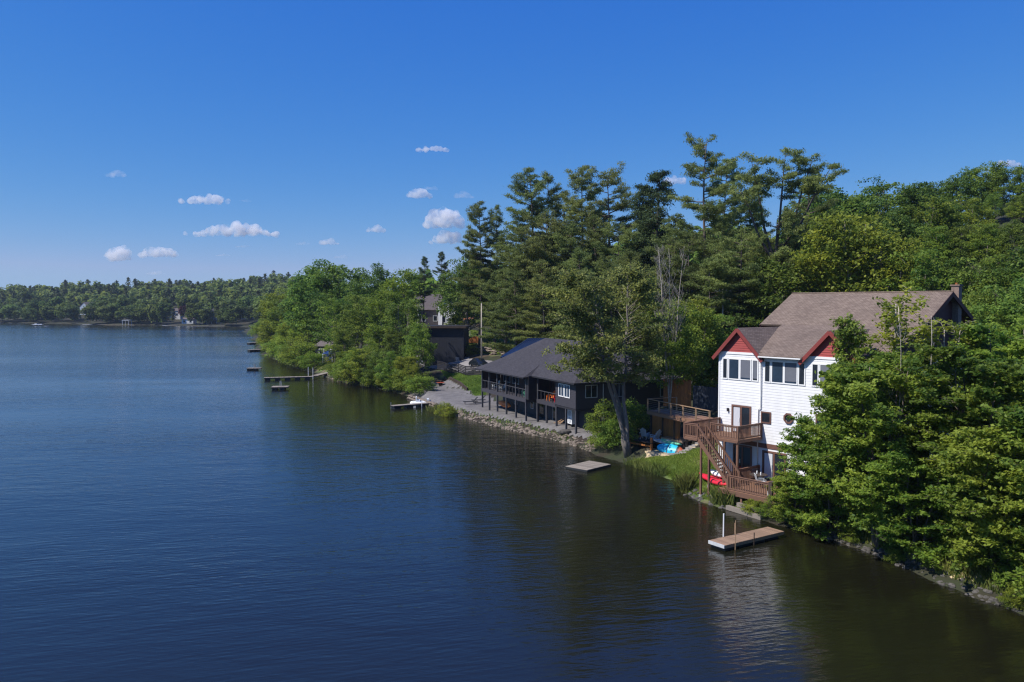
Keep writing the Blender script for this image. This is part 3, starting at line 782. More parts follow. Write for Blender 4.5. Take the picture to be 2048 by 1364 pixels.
def pine(seed, Hh, c0, Rmax, m, bark, top='round', nb=62, dens=1.08, tr=0.32, fork=None, needle=0.185, droop=0.0, plate=1.0, lean=(0.0, 0.0), sparse=0.12):
    """a white pine: straight bole, irregular whorls of limbs, side branches set with upswept needle brushes"""
    rng = np.random.default_rng(seed); rnd = random.Random(seed)
    b = MB(); T0 = []; TT = []
    ax = lambda z: Vector((lean[0] * z + 0.25 * math.sin(z * .22 + seed), lean[1] * z + 0.25 * math.cos(z * .19 + seed * 2), z))
    zs = [-.4 + (Hh * 0.985 + .4) * k / 14 for k in range(15)]
    b.tube([ax(z) for z in zs], [tr * (1.25 if k == 0 else 1) * (1 - 0.93 * (k / 14) ** 1.15) + 0.02 for k in range(15)], 7)
    def limb(st, ang, ln, rise, r0):
        d = Vector((math.cos(ang), math.sin(ang), 0)); sd_ = Vector((-math.sin(ang), math.cos(ang), 0))
        tip = st + d * ln + Vector((0, 0, ln * rise)) + sd_ * rnd.uniform(-.15, .15) * ln
        mid = st + d * ln * 0.5 + Vector((0, 0, ln * (rise * 0.25 - droop)))
        b.tube([st, mid, tip], [r0, r0 * .6, .02], 4, False)
        bt = rnd.uniform(.1, .7)
        ns = max(3, int(ln * 2.3 * dens))
        for k in range(ns):
            f = 0.22 + 0.78 * (k + rnd.random() * .8) / ns
            p = (st.lerp(mid, f * 2) if f < .5 else mid.lerp(tip, min(1, f * 2 - 1)))
            l2 = (0.45 + 0.42 * ln * (1.05 - f)) * rnd.uniform(.6, 1.15) * plate
            sg = rnd.choice((-1, 1)); e = p + d * l2 * rnd.uniform(.4, .9) + sd_ * sg * l2 * rnd.uniform(.4, .9) + Vector((0, 0, l2 * rnd.uniform(-.02, .32)))
            b.tube([p, e], [.018, .006], 3, False)
            for j in range(max(2, int(l2 / .34))):
                g = rnd.uniform(.25, 1.08); c = p.lerp(e, g); T0.append((c.x, c.y, c.z + .06)); TT.append(bt + rnd.uniform(-.15, .25))
        for j in range(2): T0.append(tuple(tip + Vector((rnd.uniform(-.15, .15), rnd.uniform(-.15, .15), rnd.uniform(0, .15))))); TT.append(bt + .1)
    for k in range(nb):
        f = (k + rnd.random()) / nb
        z = c0 + (Hh - c0) * f * 0.985
        if rnd.random() < sparse: continue
        if top == 'round': env = (1 - f ** 3.0) ** 0.7 * (0.74 + 0.26 * math.sin(math.pi * min(1, f * 1.5))) + 0.06
        elif top == 'cone': env = (1 - f) ** 0.75 * 0.95 + 0.07
        else: env = 0.35 + 0.65 * math.sin(math.pi * min(1, max(0, f * 0.95)) ** 0.85)
        ln = max(0.6, Rmax * env * rnd.choice((rnd.uniform(.45, .8), rnd.uniform(.8, 1.18))))
        limb(ax(z), rnd.uniform(0, 6.283), ln, rnd.uniform(-.02, 0.3) + 0.55 * f ** 2.5, 0.045 + 0.055 * ln / Rmax)
    for k in range(14):                                  # dead snags below the crown
        z = c0 * rnd.uniform(0.45, 1.15); a = rnd.uniform(0, 6.28); l2 = rnd.uniform(.8, 3.2)
        s = ax(z); b.tube([s, s + Vector((math.cos(a) * l2, math.sin(a) * l2, rnd.uniform(-.25, .6)))], [.05, .012], 4, False)
    if fork:
        for (fz, ang, ln, rise, cl) in fork:
            st = ax(fz); d = Vector((math.cos(ang), math.sin(ang), 0))
            p1 = st + d * ln * .45 + Vector((0, 0, rise * .35)); p2 = st + d * ln * .75 + Vector((0, 0, rise * .75)); p3 = st + d * ln + Vector((0, 0, rise))
            b.tube([st, p1, p2, p3], [tr * .55, tr * .42, tr * .25, .03], 6, False)
            for k in range(cl):
                f = rnd.uniform(.45, 1.05); p = p1.lerp(p3, min(1, f)) if f < .75 else p2.lerp(p3, min(1, (f - .75) / .25))
                limb(p, rnd.uniform(0, 6.28), rnd.uniform(1.0, 2.8), rnd.uniform(.0, .5), .04)
    T0 = np.array(T0); n = len(T0); per = 26
    P = T0[:, None] + rng.normal(size=(n, per, 3)) * np.array([.31, .31, .14])
    N = unit(np.array([0, 0, .35]) + rng.normal(size=(n, per, 3)) * .6)
    ct = np.repeat(np.array(TT), per) + rng.normal(size=n * per) * .13
    crown = leaf_mesh('crown', P.reshape(-1, 3), N.reshape(-1, 3), needle * rng.uniform(.6, 1.3, n * per), 0.26, ct, m, rng)
    return b.mesh('trunk', bark, True), crown

PROTO = {}
def tree(kind, x, y, h, label, group=None, sx=1.0, rz=None, cat='tree', name=None, zoff=0.0):
    hp, tm, cm = PROTO[kind]
    s = h / hp
    t = thing(name or ('pine_tree' if kind.startswith(('pine', 'fir')) else 'tree'), label, cat, (x, y, gz(x, y) - 0.1 + zoff), RT.uniform(0, 6.28) if rz is None else rz, group)
    t.scale = (s * sx, s * sx, s)
    put('trunk', tm, t); put('crown', cm, t)
    return t
RT = random.Random(77)
# near maples, finely leaved
PROTO['mapleA'] = (12.0, *branchy(1, 12, 3.9, 1.6, 4, 130, 13, 26, .122, M['leaf_maple'], M['bark'], .2, .34, rise=(.05, .5)))
PROTO['mapleB'] = (12.0, *branchy(2, 12, 3.6, 1.0, 3, 126, 13, 26, .122, M['leaf_maple'], M['bark'], .17, .3, rise=(.1, .6)))
PROTO['mapleC'] = (9.0, *branchy(3, 9, 3.7, .4, 4, 118, 13, 25, .118, M['leaf_maple'], M['bark'], .13, .4, rise=(0, .45)))
PROTO['young'] = (9.0, *branchy(4, 9, 1.7, 3.6, 2, 46, 6, 14, .095, M['leaf_bright'], M['bark_birch'], .075, .2, tw=.5, rise=(.5, 1.1)))
PROTO['sapling'] = (9.0, *branchy(5, 9, 1.1, 2.5, 1, 60, 8, 18, .1, M['leaf_oak'], M['bark'], .075, .2, tw=.5, rise=(.3, .8)))
PROTO['center'] = (17.0, *branchy(8, 17, 6.5, 6.5, 3, 146, 15, 18, .13, M['leaf_sparse'], M['bark_grey'], .33, .42, lean=(-.17, 0), tw=1.15, rise=(-.05, .45), jit=.2, rootsep=.5, fork=.16, tilt=.4))
for i, (rx, h0, mm, nm, st_) in enumerate([(6.4, 2.6, 'leaf_oak', 'oak0', 1), (5.6, 2.2, 'leaf_oak', 'oak1', 2), (6.8, 2.0, 'leaf_maple', 'oak2', 1), (5.4, 1.4, 'leaf_bright', 'oak3', 3), (6.0, 3.4, 'leaf_maple', 'oak4', 2)]):
    PROTO[nm] = (16.0, *branchy(20 + i, 16, rx, h0, st_, 112, 10, 13, .21, M[mm], M['bark_grey'], .28, .3, tw=1.5, rise=(.1, .6), jit=.3, twigs=False))
PROTO['oak0'] = (16.0, *broadleaf(20, 6.0, 2.6, 16.0, 150, 100, 0.19, M['leaf_oak'], M['bark_grey'], .7, 0.26, 16, upb=.65, crad=(.13, .26), shape=.8))
PROTO['oak2'] = (16.0, *broadleaf(22, 6.4, 2.0, 16.0, 160, 100, 0.19, M['leaf_maple'], M['bark_grey'], .66, 0.26, 16, upb=.65, crad=(.12, .25), shape=.7))
PROTO['bush0'] = (3.0, *broadleaf(30, 1.7, 0.1, 3.0, 44, 110, 0.075, M['leaf_maple'], M['bark'], .7, .05, 8, stems=3, crad=(.24, .38), name='foliage'))
PROTO['bush1'] = (3.0, *broadleaf(31, 1.8, 0.1, 3.0, 44, 110, 0.075, M['leaf_bright'], M['bark'], .7, .05, 8, stems=3, crad=(.24, .38), name='foliage'))
# pines
PROTO['pine0'] = (30.0, *pine(41, 30, 8, 6.2, M['needle'], M['bark_pine'], 'round', 84))
PROTO['pine1'] = (30.0, *pine(42, 30, 10, 5.6, M['needle'], M['bark_pine'], 'round', 70, sparse=.2))
PROTO['pine2'] = (24.0, *pine(43, 24, 4, 5.8, M['needle'], M['bark_pine'], 'round', 76))
PROTO['pine3'] = (22.0, *pine(44, 22, 3, 4.4, M['needle_fir'], M['bark_pine'], 'cone', 96, droop=.03))
PROTO['pine5'] = (26.0, *pine(48, 26, 11, 4.2, M['needle_fir'], M['bark_pine'], 'round', 56))
PROTO['pine4'] = (26.0, *pine(45, 26, 6, 5.8, M['needle'], M['bark_pine'], 'mid', 64, sparse=.22))
PROTO['pine_tall'] = (34.0, *pine(46, 34, 13, 6.0, M['needle'], M['bark_pine'], 'mid', 56, tr=.4, sparse=.16, lean=(-.015, 0)))
PROTO['pine_fork'] = (30.0, *pine(47, 21, 8, 6.6, M['needle'], M['bark_pine'], 'mid', 48, tr=.42, sparse=.2,
    fork=[(14, 0.15, 5.6, 14.4, 26), (15, 2.9, 3.4, 13.2, 22), (16, 0.7, 2.2, 13.0, 14), (16, -0.2, 7.4, 11.2, 14), (12, 0.25, 8.5, 6.0, 8), (15, 3.3, 5.5, 9.5, 12)]))
# far trees: one mesh each
def far_broad(seed, n, m, Rx=5.5, h=17.0, sz=1.0):
    rng = np.random.default_rng(seed)
    k = 26
    d = unit(rng.normal(size=(k, 3))); r = .35 + .5 * rng.random((k, 1))
    cen = d * r * np.array([Rx, Rx, h * .40]) + np.array([0, 0, h * .54])
    rad = Rx * rng.uniform(.26, .46, k)
    P, N = clump_leaves(rng, cen, rad, np.full(k, .8), n // k, .6, .6)
    ct = np.repeat(rng.uniform(.05, .8, k), n // k) + rng.normal(size=len(P)) * .15
    return leaf_mesh('far_tree', P, N, sz * rng.uniform(.6, 1.2, len(P)), .7, ct, m, rng)
def far_pine(seed, n, m, Rx=4.6, h=19.0, sz=.9):
    rng = np.random.default_rng(seed)
    f = rng.random(n) ** 1.1; a_ = rng.random(n) * 6.283
    env = Rx * (1 - f ** 2.2) ** .6 + .3
    lay = 0.62 + .38 * np.sin(f * 30 + a_ * 2 + rng.uniform(0, 6))
    a = a_; r = env * lay * np.sqrt(rng.random(n))
    P = np.stack([np.cos(a) * r, np.sin(a) * r, h * (.22 + .78 * f)], 1)
    N = unit(np.stack([np.cos(a) * .4, np.sin(a) * .4, np.full(n, .8)], 1) + rng.normal(size=(n, 3)) * .4)
    return leaf_mesh('far_tree', P, N, sz * rng.uniform(.6, 1.2, n), .35, .2 + .6 * rng.random(n), m, rng)
FARB = [far_broad(60 + k, 1600, M['leaf_far'], 6.0 + .6 * k, 18.5, .8) for k in range(5)]
FARP = [far_pine(70 + k, 900, M['needle_far']) for k in range(3)]
# ------------------------------------------------------------------ where the trees stand
def tp(kind, px, ytop, Y, label, group=None, sx=1.0, rz=None, **k):
    """tree whose trunk stands at depth Y under picture column px and whose top reaches row ytop"""
    p = aty(px, ytop, Y)
    h = p[2] - gz(p[0], Y)
    return tree(kind, float(p[0]), Y, float(h), label, group, sx, rz, **k)

# tall pines
tp('pine5', 848, 514, 176, 'dark pointed pine behind the grey house, nearer the wooded point', 'pines behind the grey house', 0.8)
tp('pine5', 884, 504, 172, 'taller of the two dark pines behind the grey house', 'pines behind the grey house', 0.85)
tp('pine0', 960, 404, 150, 'dark layered pine, leftmost of the tall pine grove', 'tall pine grove', 0.82)
tp('pine1', 992, 412, 153, 'slender pine just behind the leftmost pine of the grove', 'tall pine grove', 0.8)
tp('pine0', 1062, 338, 138, 'tall full pine with upswept arm at the left of the grove', 'tall pine grove', 1.0, 0.4)
tp('pine1', 1098, 346, 141, 'thin pale pine between the two fullest pines of the grove', 'tall pine grove', 0.85)
tp('pine0', 1166, 333, 136, 'fullest round-topped pine in the middle of the grove', 'tall pine grove', 0.95, 2.2)
tp('pine4', 1216, 350, 139, 'open pine with bare gaps at the right of the middle grove', 'tall pine grove', 0.95)
tp('pine1', 1128, 384, 146, 'half-hidden pine behind the middle of the grove', 'tall pine grove', 0.9)
tp('pine3', 1318, 342, 124, 'dense dark feathery fir-like pine beside the tallest pine', 'tall pine grove', 1.15)
tp('pine3', 1286, 372, 127, 'dense dark fir-like pine, lower of the pair beside the tallest pine', 'tall pine grove', 1.1)
tp('pine_tall', 1408, 276, 108, 'tallest pine with a bare dark trunk and ragged narrow top', 'tall pine grove', 0.9, 3.3)
tp('pine0', 1452, 318, 116, 'round-topped pine tucked behind the tallest pine', 'tall pine grove', 0.85)
tp('pine_fork', 1552, 292, 99, 'forked pine with a wide flat windswept top over the white house', 'tall pine grove', 0.9, 0.0)
tp('pine4', 1616, 372, 112, 'pine with spreading arms behind the forked pine', 'tall pine grove', 1.0)
tp('pine2', 1500, 380, 118, 'pine filling the gap between the tallest and the forked pine', 'tall pine grove', 1.0)
LOWP = [(1012, 470, 142, 'pine2'), (1046, 455, 133, 'pine2'), (1090, 440, 130, 'pine4'), (1140, 450, 128, 'pine2'), (1190, 430, 131, 'pine2'), (1240, 455, 124, 'pine4'), (1262, 500, 116, 'pine2'), (1350, 430, 114, 'pine2'), (1375, 480, 104, 'pine4'), (1440, 440, 106, 'pine2'),
        (1480, 470, 98, 'pine4'), (1520, 460, 104, 'pine2'), (1590, 450, 102, 'pine2'), (1330, 500, 108, 'pine2'), (1160, 500, 118, 'pine2'), (1085, 520, 121, 'pine2'), (1225, 520, 112, 'pine4'), (1420, 520, 98, 'pine2'), (1030, 540, 126, 'pine2')]
for i, (x, y, Y, k) in enumerate(LOWP):
    tp(k, x, y, Y, 'lower pine with level layered boughs under the tall grove', 'lower pines under the tall grove', RT.uniform(.95, 1.2))

# hillside wood at the right
HILL = [(1640, 378, 122, 'oak0'), (1690, 384, 124, 'oak1'), (1738, 380, 128, 'oak0'), (1786, 372, 130, 'oak4'), (1832, 368, 128, 'oak0'), (1880, 362, 130, 'oak1'), (1922, 346, 128, 'oak0'), (1962, 336, 130, 'oak4'), (2006, 330, 128, 'oak0'), (2056, 334, 126, 'oak1'), (2100, 330, 126, 'oak0'),
        (1660, 420, 112, 'oak1'), (1846, 410, 112, 'oak4'), (1896, 402, 114, 'oak0'), (1944, 396, 110, 'oak2'), (1990, 384, 112, 'oak0'), (2044, 388, 108, 'oak2'), (1790, 420, 110, 'oak0'),
        (1870, 452, 98, 'oak2'), (1925, 445, 96, 'oak0'), (1975, 446, 94, 'oak2'), (2028, 440, 92, 'oak0'), (2080, 430, 92, 'oak2'), (1600, 470, 104, 'oak1'),
        (1930, 520, 84, 'oak0'), (1990, 510, 82, 'oak2'), (2050, 500, 80, 'oak0'), (1985, 575, 74, 'oak2'), (2045, 560, 70, 'oak0'), (1560, 520, 96, 'oak1'), (2100, 520, 76, 'oak2')]
for i, (x, y, Y, k) in enumerate(HILL):
    r_ = 0 if i < 11 else 1 if i < 18 else 2
    tp(k, x, y, Y, ('rounded tree in the skyline row along the top of the hillside', 'broad tree halfway up the wooded hillside below the skyline row', 'leafy tree low on the hillside close behind the white house')[r_], ('skyline trees of the hillside', 'trees halfway up the hillside', 'trees low on the hillside')[r_], RT.uniform(.9, 1.15))
tp('oak3', 1722, 428, 92, 'bright yellow-green tree rising right behind the brown shingle roof', None, 1.0)
tp('oak3', 1660, 468, 94, 'yellow-green tree behind the chimneyless end of the brown roof', None, 0.9)
tp('oak3', 1790, 478, 90, 'yellow-green tree behind the middle of the brown roof ridge', None, 0.9)
tp('oak2', 1852, 500, 86, 'dark broad tree just left of the brick chimney', None, 0.9)

# trees behind and beside the houses in the middle
tp('oak0', 935, 512, 158, 'dark broadleaved tree at the foot of the leftmost tall pine', None, 1.0)
tp('oak2', 990, 560, 176, 'broadleaved tree leaning over the road lawn behind the black house', None, 0.9)
tp('oak1', 925, 560, 178, 'broadleaved tree beside the grey house roof', None, 0.9)
tp('oak2', 910, 630, 160, 'low leafy tree between the black box building and the white house end', None, 1.0)
tp('oak1', 1075, 590, 134, 'low broadleaved tree over the blue metal roof', None, 0.8)
tp('oak2', 930, 608, 182, 'small spreading tree behind the orange patio umbrella', None, 1.2)
tp('oak3', 1385, 600, 92, 'light green tree between the black house and the white house', None, 0.95)
tp('oak4', 1330, 610, 97, 'leafy tree just behind the ridge of the black house', None, 0.85)
tp('oak2', 1432, 628, 84, 'dark leafy tree overhanging the navy fence by the white house', None, 0.95)
tp('oak3', 1402, 618, 82, 'light green tree directly behind the navy fence and privacy screen', None, 1.0)
tp('oak2', 1348, 606, 79, 'leafy tree whose trunk stands by the orange-brown privacy screen', None, .8)
tp('oak1', 1300, 560, 106, 'broadleaved tree behind the bare grey saplings', None, 0.9)
ct = tp('center', 1259, 528, 71.3, 'large thin-leaved grey-barked tree leaning over the black house roof', None, 1.0, 0.0)

# wooded point on the left
POINT = [('oak3', 548, 588, 226, 'pale green tree at the outermost tip of the wooded point', 1.0), ('oak2', 585, 575, 214, 'broad green tree second from the tip of the wooded point', 1.1),
         ('oak0', 640, 524, 190, 'tall dark oak, highest on the wooded point', 1.05), ('oak1', 690, 532, 186, 'dark oak touching the highest oak on the wooded point', 1.0),
         ('oak0', 752, 530, 180, 'tall round tree in the middle of the wooded point', 0.95), ('oak3', 800, 542, 172, 'yellow-green tree between the round tree and the dark pines', 0.95),
         ('oak3', 575, 640, 200, 'low pale bush-like tree overhanging the water at the tip of the point', 1.2), ('oak2', 618, 622, 186, 'leafy tree above the long wooden dock ramp', 1.1),
         ('oak4', 668, 600, 166, 'layered maple above the blue tarp on the point', 1.0), ('oak2', 716, 590, 158, 'leafy maple with a bare dark trunk behind the shore lawn', 0.95),
         ('oak3', 764, 582, 150, 'yellow-green maple leaning over the shaded shore', 0.9), ('oak1', 806, 600, 140, 'dark leafy tree against the black box building', 0.85),
         ('oak4', 690, 660, 150, 'small layered tree at the shaded waterline of the point', 0.9), ('oak2', 742, 680, 141, 'low tree dipping into the shaded water on the point', 1.0),
         ('oak1', 790, 660, 139, 'dark tree at the corner of the shaded shore path', 0.8), ('oak3', 818, 712, 127, 'bright small tree at the end of the gravel beach', 1.1), ('oak2', 838, 645, 132, 'leafy tree standing in front of the left half of the black box building', 0.8),
         ('oak1', 560, 615, 245, 'dark tree half hidden behind the tip of the point', 1.2), ('oak1', 610, 570, 230, 'tree rising behind the pale trees at the tip of the point', 1.0)]
for k, x, y, Y, lb, s in POINT:
    tp(k, x, y, Y, lb, 'trees on the wooded point', s)

# big maples at the near right shore
def near(kind, x, y, h, label, sx=1.0, rz=0.0, name=None): return tree(kind, x, y, h, label, 'maples on the near shore', sx, rz)
def near2(kind, x, y, ytop, label, sx=1.0, rz=0.0):
    h = float(aty(1024, ytop, y)[2] - gz(x, y)); return near(kind, x, y, h, label, sx, rz)
near2('mapleC', 19.7, 50.0, 815, 'low spreading maple with reddish tips over the brown dock', .95, 0.5)
near2('mapleB', 22.0, 50.8, 728, 'maple close against the white house wall above the dock', 1.05, 2.0)
near2('mapleA', 21.0, 44.8, 705, 'multi-stemmed maple with a pale trunk foot at the water', 1.1, 1.0)
near2('mapleB', 24.6, 49.6, 704, 'maple behind the pale bare stems below the brown roof', 1.1, 4.0)
near2('mapleA', 25.0, 42.5, 690, 'tall bright maple at the right edge of the near shore', 1.1, 3.0)
near2('mapleC', 23.7, 38.4, 830, 'low maple overhanging the sandy bank at the right edge', 1.15, 5.0)
near2('mapleB', 29.4, 47.0, 645, 'tallest maple at the right edge behind the near shore', 1.1, 0.2)
near2('mapleA', 36.0, 54.0, 606, 'maple at the right edge behind the dark red gable end', 0.95, 5.5)
near2('mapleC', 25.0, 35.0, 830, 'shadowed maple cut by the right edge of the view', 1.1, 2.6)
near2('mapleC', 21.7, 42.2, 900, 'small maple just behind the waterline of the sandy bank', 1.25, 3.9)
near2('mapleC', 19.4, 47.7, 880, 'small maple leaning low over the water beside the dock', 1.2, 1.9)
near2('mapleC', 17.9, 49.6, 935, 'bushy low maple drooping over the shore end of the dock', 1.2, 4.4)
near2('mapleC', 27.6, 43.0, 705, 'leafy maple between the two tallest near the right edge', 1.0, 0.9)
p = aty(1695, 632, 52)
tree('sapling', float(p[0]), 52.0, float(p[2] - gz(p[0], 52)), 'slender dark-leaved sapling in front of the second red gable', None, 0.9, 0.0)
p = aty(1795, 592, 50)
tree('young', float(p[0]), 50.0, float(p[2] - gz(p[0], 50)), 'tall young tree with wispy top crossing the brown roof', None, 1.1, 1.0)
p = aty(1905, 640, 48)
tree('young', float(p[0]), 48.0, float(p[2] - gz(p[0], 48)), 'young yellowish tree top against the dark red gable', None, 1.2, 3.0)

# bare pale stems
def bare(seed, x, y, h, label, n=1, sp=0.25, tr=.07, tw=26, m='bark_birch', cat='bare tree'):
    rnd = random.Random(seed)
    t = thing('bare_tree', label, cat, (x, y, gz(x, y) - .1), 0)
    b = MB(); tw_ = MB()
    for s in range(n):
        a = rnd.uniform(0, 6.28)
        pts = [Vector((math.cos(a) * sp * q * h * .35 + rnd.uniform(-.06, .06) * (q > 0), math.sin(a) * sp * q * h * .35 + rnd.uniform(-.06, .06) * (q > 0), q * h * rnd.uniform(.96, 1.0))) for q in [k / 8 for k in range(9)]]
        b.tube(pts, [tr * (1 - .88 * k / 8) for k in range(9)], 6)
        for k in range(tw):
            q = rnd.uniform(.3, .97); i = min(7, int(q * 8)); st = pts[i].lerp(pts[i + 1], q * 8 - i)
            aa = rnd.uniform(0, 6.28); ln = h * rnd.uniform(.06, .2) * (1.25 - q)
            e = st + Vector((math.cos(aa) * ln * .6, math.sin(aa) * ln * .6, ln))
            tw_.tube([st, st.lerp(e, .5) + Vector((math.cos(aa), math.sin(aa), 0)) * ln * .12, e], [tr * .35 * (1 - q * .5), tr * .22, .006], 4, False)
            for j in range(3):
                s2 = st.lerp(e, rnd.uniform(.4, .9)); a2 = rnd.uniform(0, 6.28); l2 = ln * .4
                tw_.tube([s2, s2 + Vector((math.cos(a2) * l2 * .6, math.sin(a2) * l2 * .6, l2))], [.012, .005], 3, False)
    b.build('trunk', M[m], t, True); tw_.build('branches', M['twig'], t, kind='stuff')
    return t
bx = aty(1342, 485, 78); bare(3, float(bx[0]), 78, float(bx[2] - gz(bx[0], 78)), 'bare pale sapling clump rising behind the thin-leaved tree', 5, .22, .075, 44)
bx = aty(1868, 622, 44.5); bare(4, float(bx[0]), 44.5, float(bx[2] - gz(bx[0], 44.5)), 'straight pale dead stem among the near maples', 1, .05, .075, 9)
bx = aty(1812, 640, 45.5); bare(5, float(bx[0]), 45.5, float(bx[2] - gz(bx[0], 45.5)), 'crooked pale dead stem left of the straight one among the maples', 1, .22, .07, 12)

# low growth right at the water along the point
for (px, py, k_, hh, sx_) in [(538, 700, 'oak3', 7, 1.2), (556, 716, 'oak2', 7, 1.2), (580, 726, 'oak3', 6.5, 1.2), (602, 735, 'oak2', 5, 1.1), (690, 766, 'oak2', 6, 1.1), (712, 770, 'oak4', 6.5, 1.1), (738, 774, 'oak1', 6, 1.1), (765, 779, 'oak2', 6.5, 1.0), (790, 783, 'oak3', 5.5, 1.1), (806, 788, 'oak3', 4.5, 1.0), (525, 690, 'oak3', 7.5, 1.2), (518, 680, 'oak2', 8, 1.2), (672, 760, 'oak4', 5, 1.0)]:
    q = onz(px, py, .3); d_ = (np.array([.8, .5]) * 1.6)
    tree(k_, float(q[0] + d_[0]), float(q[1] + d_[1]), hh, 'low shoreline tree with branches hanging over the water on the point', 'low shoreline trees on the point', sx_)
# bushes
def bush(kind, x, y, h, label, sx=1.0, group=None):
    hp, tm, cm = PROTO[kind]
    t = thing('bush', label, 'bush', (x, y, gz(x, y) - .1), RT.uniform(0, 6), group)
    s = h / hp; t.scale = (s * sx, s * sx, s)
    put('stem', tm, t); put('foliage', cm, t); return t
bush('bush1', 8.9, 76.4, 3.5, 'large leafy bush at the corner of the black house by the water', .95)
bush('bush0', 9.7, 73.6, 3.0, 'lower leafy bush at the waterline beside the leaning tree trunk', 1.0)
bush('bush0', 8.6, 75.0, 2.4, 'waterside bush next to the riprap stones', 1.0)
bush('bush0', 11.2, 76.2, 3.2, 'dark bush in the shade behind the leaning tree trunk', .9)
bush('bush0', 12.0, 79.0, 3.6, 'dark bush against the side wall of the black house', 1.0)
bush('bush1', -8.2, 99.6, 2.0, 'round green bush on the gravel at the dock', 1.0)
bush('bush1', 16.9, 51.4, 1.0, 'low green shrub below the lower deck rail', 1.6)
bush('bush1', 16.1, 52.6, .9, 'small green shrub under the left end of the lower deck', 1.5)
bush('bush0', 17.9, 50.9, 1.3, 'shrub at the bank between the timber edging and the maple', 1.3)
for i_ in range(34):
    px = 514 + i_ * 9.4
    if 622 < px < 660: continue
    py = float(np.interp(px, [510, 522, 532, 545, 560, 600, 630, 660, 700, 740, 790, 830], [668, 690, 700, 710, 722, 738, 745, 757, 768, 774, 783, 797]))
    q = onz(px, py, .1)
    bush(RT.choice(('bush0', 'bush1')), float(q[0]) + RT.uniform(.2, 1.4), float(q[1]) + RT.uniform(.2, 1.2), RT.uniform(2.2, 4.2) * (1.5 if px < 600 else 1), 'leafy shrub overhanging the waterline of the wooded point', 1.15, 'shoreline shrubs of the wooded point')
UND = [(18.2, 48.7, 1.3), (19.9, 46.0, .9), (20.9, 42.9, .8), (23.2, 36.2, .9), (23.8, 34.4, 1.4), (21.9, 40.9, .8), (24.0, 36.6, 1.3), (24.6, 32.8, 1.6), (22.6, 43.2, 1.5), (23.4, 41.0, 1.4), (21.4, 46.5, 1.5), (20.4, 48.2, 1.3), (24.2, 36.6, 1.8), (24.6, 34.8, 1.7), (23.9, 38.9, 1.2), (22.0, 47.6, 1.8), (19.8, 49.2, 1.2), (25.4, 40.4, 2.2), (24.2, 44.2, 2.2)]
for x, y, h in UND:
    bush(RT.choice(('bush0', 'bush1')), x, y, h, 'low shaded undergrowth shrub at the foot of the near maples', 1.2, 'undergrowth under the near maples')
for px, py, hh, lb in [(945, 655, 2.5, 'clipped hedge-like bush on the lawn beside the light pole'), (938, 690, 2.2, 'bright bush above the roadside stone wall')]:
    q = onz(px, py + 8, 5.8); bush('bush1', float(q[0]), float(q[1]), hh, lb, 1.7)
for px, py, lb in [(600, 735, 'pale shrub at the far side of the long dock'), (655, 738, 'reedy shrub at the foot of the long dock ramp'), (720, 758, 'shrub overhanging the shaded shore rocks'), (770, 772, 'shrub at the waterline by the gravel beach')]:
    q = onz(px, py, .6); bush('bush1', float(q[0]) + 1.2, float(q[1]) + 1.0, 2.2, lb, 1.2)

# grass, reeds (uncountable)
def tufts(name, label, poly, n, hgt, m, seed, wid=0.03, blades=3, only_land=True):
    rng = np.random.default_rng(seed)
    P = np.array(poly)
    X = rng.uniform(P[:, 0].min(), P[:, 0].max(), n * 5); Y = rng.uniform(P[:, 1].min(), P[:, 1].max(), n * 5)
    k = inside(poly, X, Y); X = X[k][:n]; Y = Y[k][:n]
    Z = ground_z(X, Y)
    if only_land:
        k = Z > 0.02; X, Y, Z = X[k], Y[k], Z[k]
    else: Z = np.maximum(Z, -0.35)
    X = np.repeat(X, blades) + rng.normal(size=len(X) * blades) * .04; Y = np.repeat(Y, blades) + rng.normal(size=len(Y) * blades) * .04; Z = np.repeat(Z, blades)
    nn = len(X); a = rng.random(nn) * 6.283; h = rng.uniform(*hgt, nn)
    lx = np.cos(a) * wid; ly = np.sin(a) * wid; bx_ = rng.normal(size=nn) * .28 * h; by_ = rng.normal(size=nn) * .28 * h
    v = np.stack([np.stack([X - lx, Y - ly, Z - .02], 1), np.stack([X + lx, Y + ly, Z - .02], 1), np.stack([X + bx_ * .5 + lx * .6, Y + by_ * .5 + ly * .6, Z + h * .6], 1), np.stack([X + bx_, Y + by_, Z + h], 1)], 1).reshape(-1, 3)
    t = np.repeat(np.clip(.45 + .3 * np.sin(X * .9) * np.sin(Y * .8) + rng.normal(size=nn) * .2, 0, 1), 4)
    o = put(name, raw_mesh(name, v, np.arange(nn * 4).reshape(nn, 4), m, False, t))
    return tag(o, label, 'grass', None, 'stuff')
tufts('grass', 'short lawn grass between the turquoise boat and the stair posts', [(10.2, 70.2), (11.6, 67.6), (12.9, 63.2), (12.95, 59.2), (13.8, 56.2), (15.2, 54.4), (17.0, 51.0), (17.6, 52.6), (16.0, 55), (16.5, 58.5), (15.7, 61.5), (16.2, 66), (15.2, 66.7), (13, 68.2), (11.4, 69.8)], 17000, (.05, .15), M['grass'], 1, .03, 3)
tufts('grass', 'sunny lawn bank below the black slatted fence', [(-11.2, 132.4), (-8.9, 125.6), (-6.7, 119.6), (-5.2, 112.6), (-3.8, 112.5), (-3.6, 122), (-5.2, 128), (-12.4, 138)], 9000, (.08, .22), M['grass'], 2, .04, 3)
tufts('grass', 'lawn on the slope across the road', [(-12, 150), (4, 143), (8, 160), (-10, 176), (-16, 165)], 7000, (.1, .3), M['grass'], 3, .07, 3)
tufts('grass', 'shore lawn in front of the blue tarp', [(-42, 168), (-34, 155), (-30, 158), (-34, 172)], 2500, (.1, .3), M['grass'], 4, .07, 3)
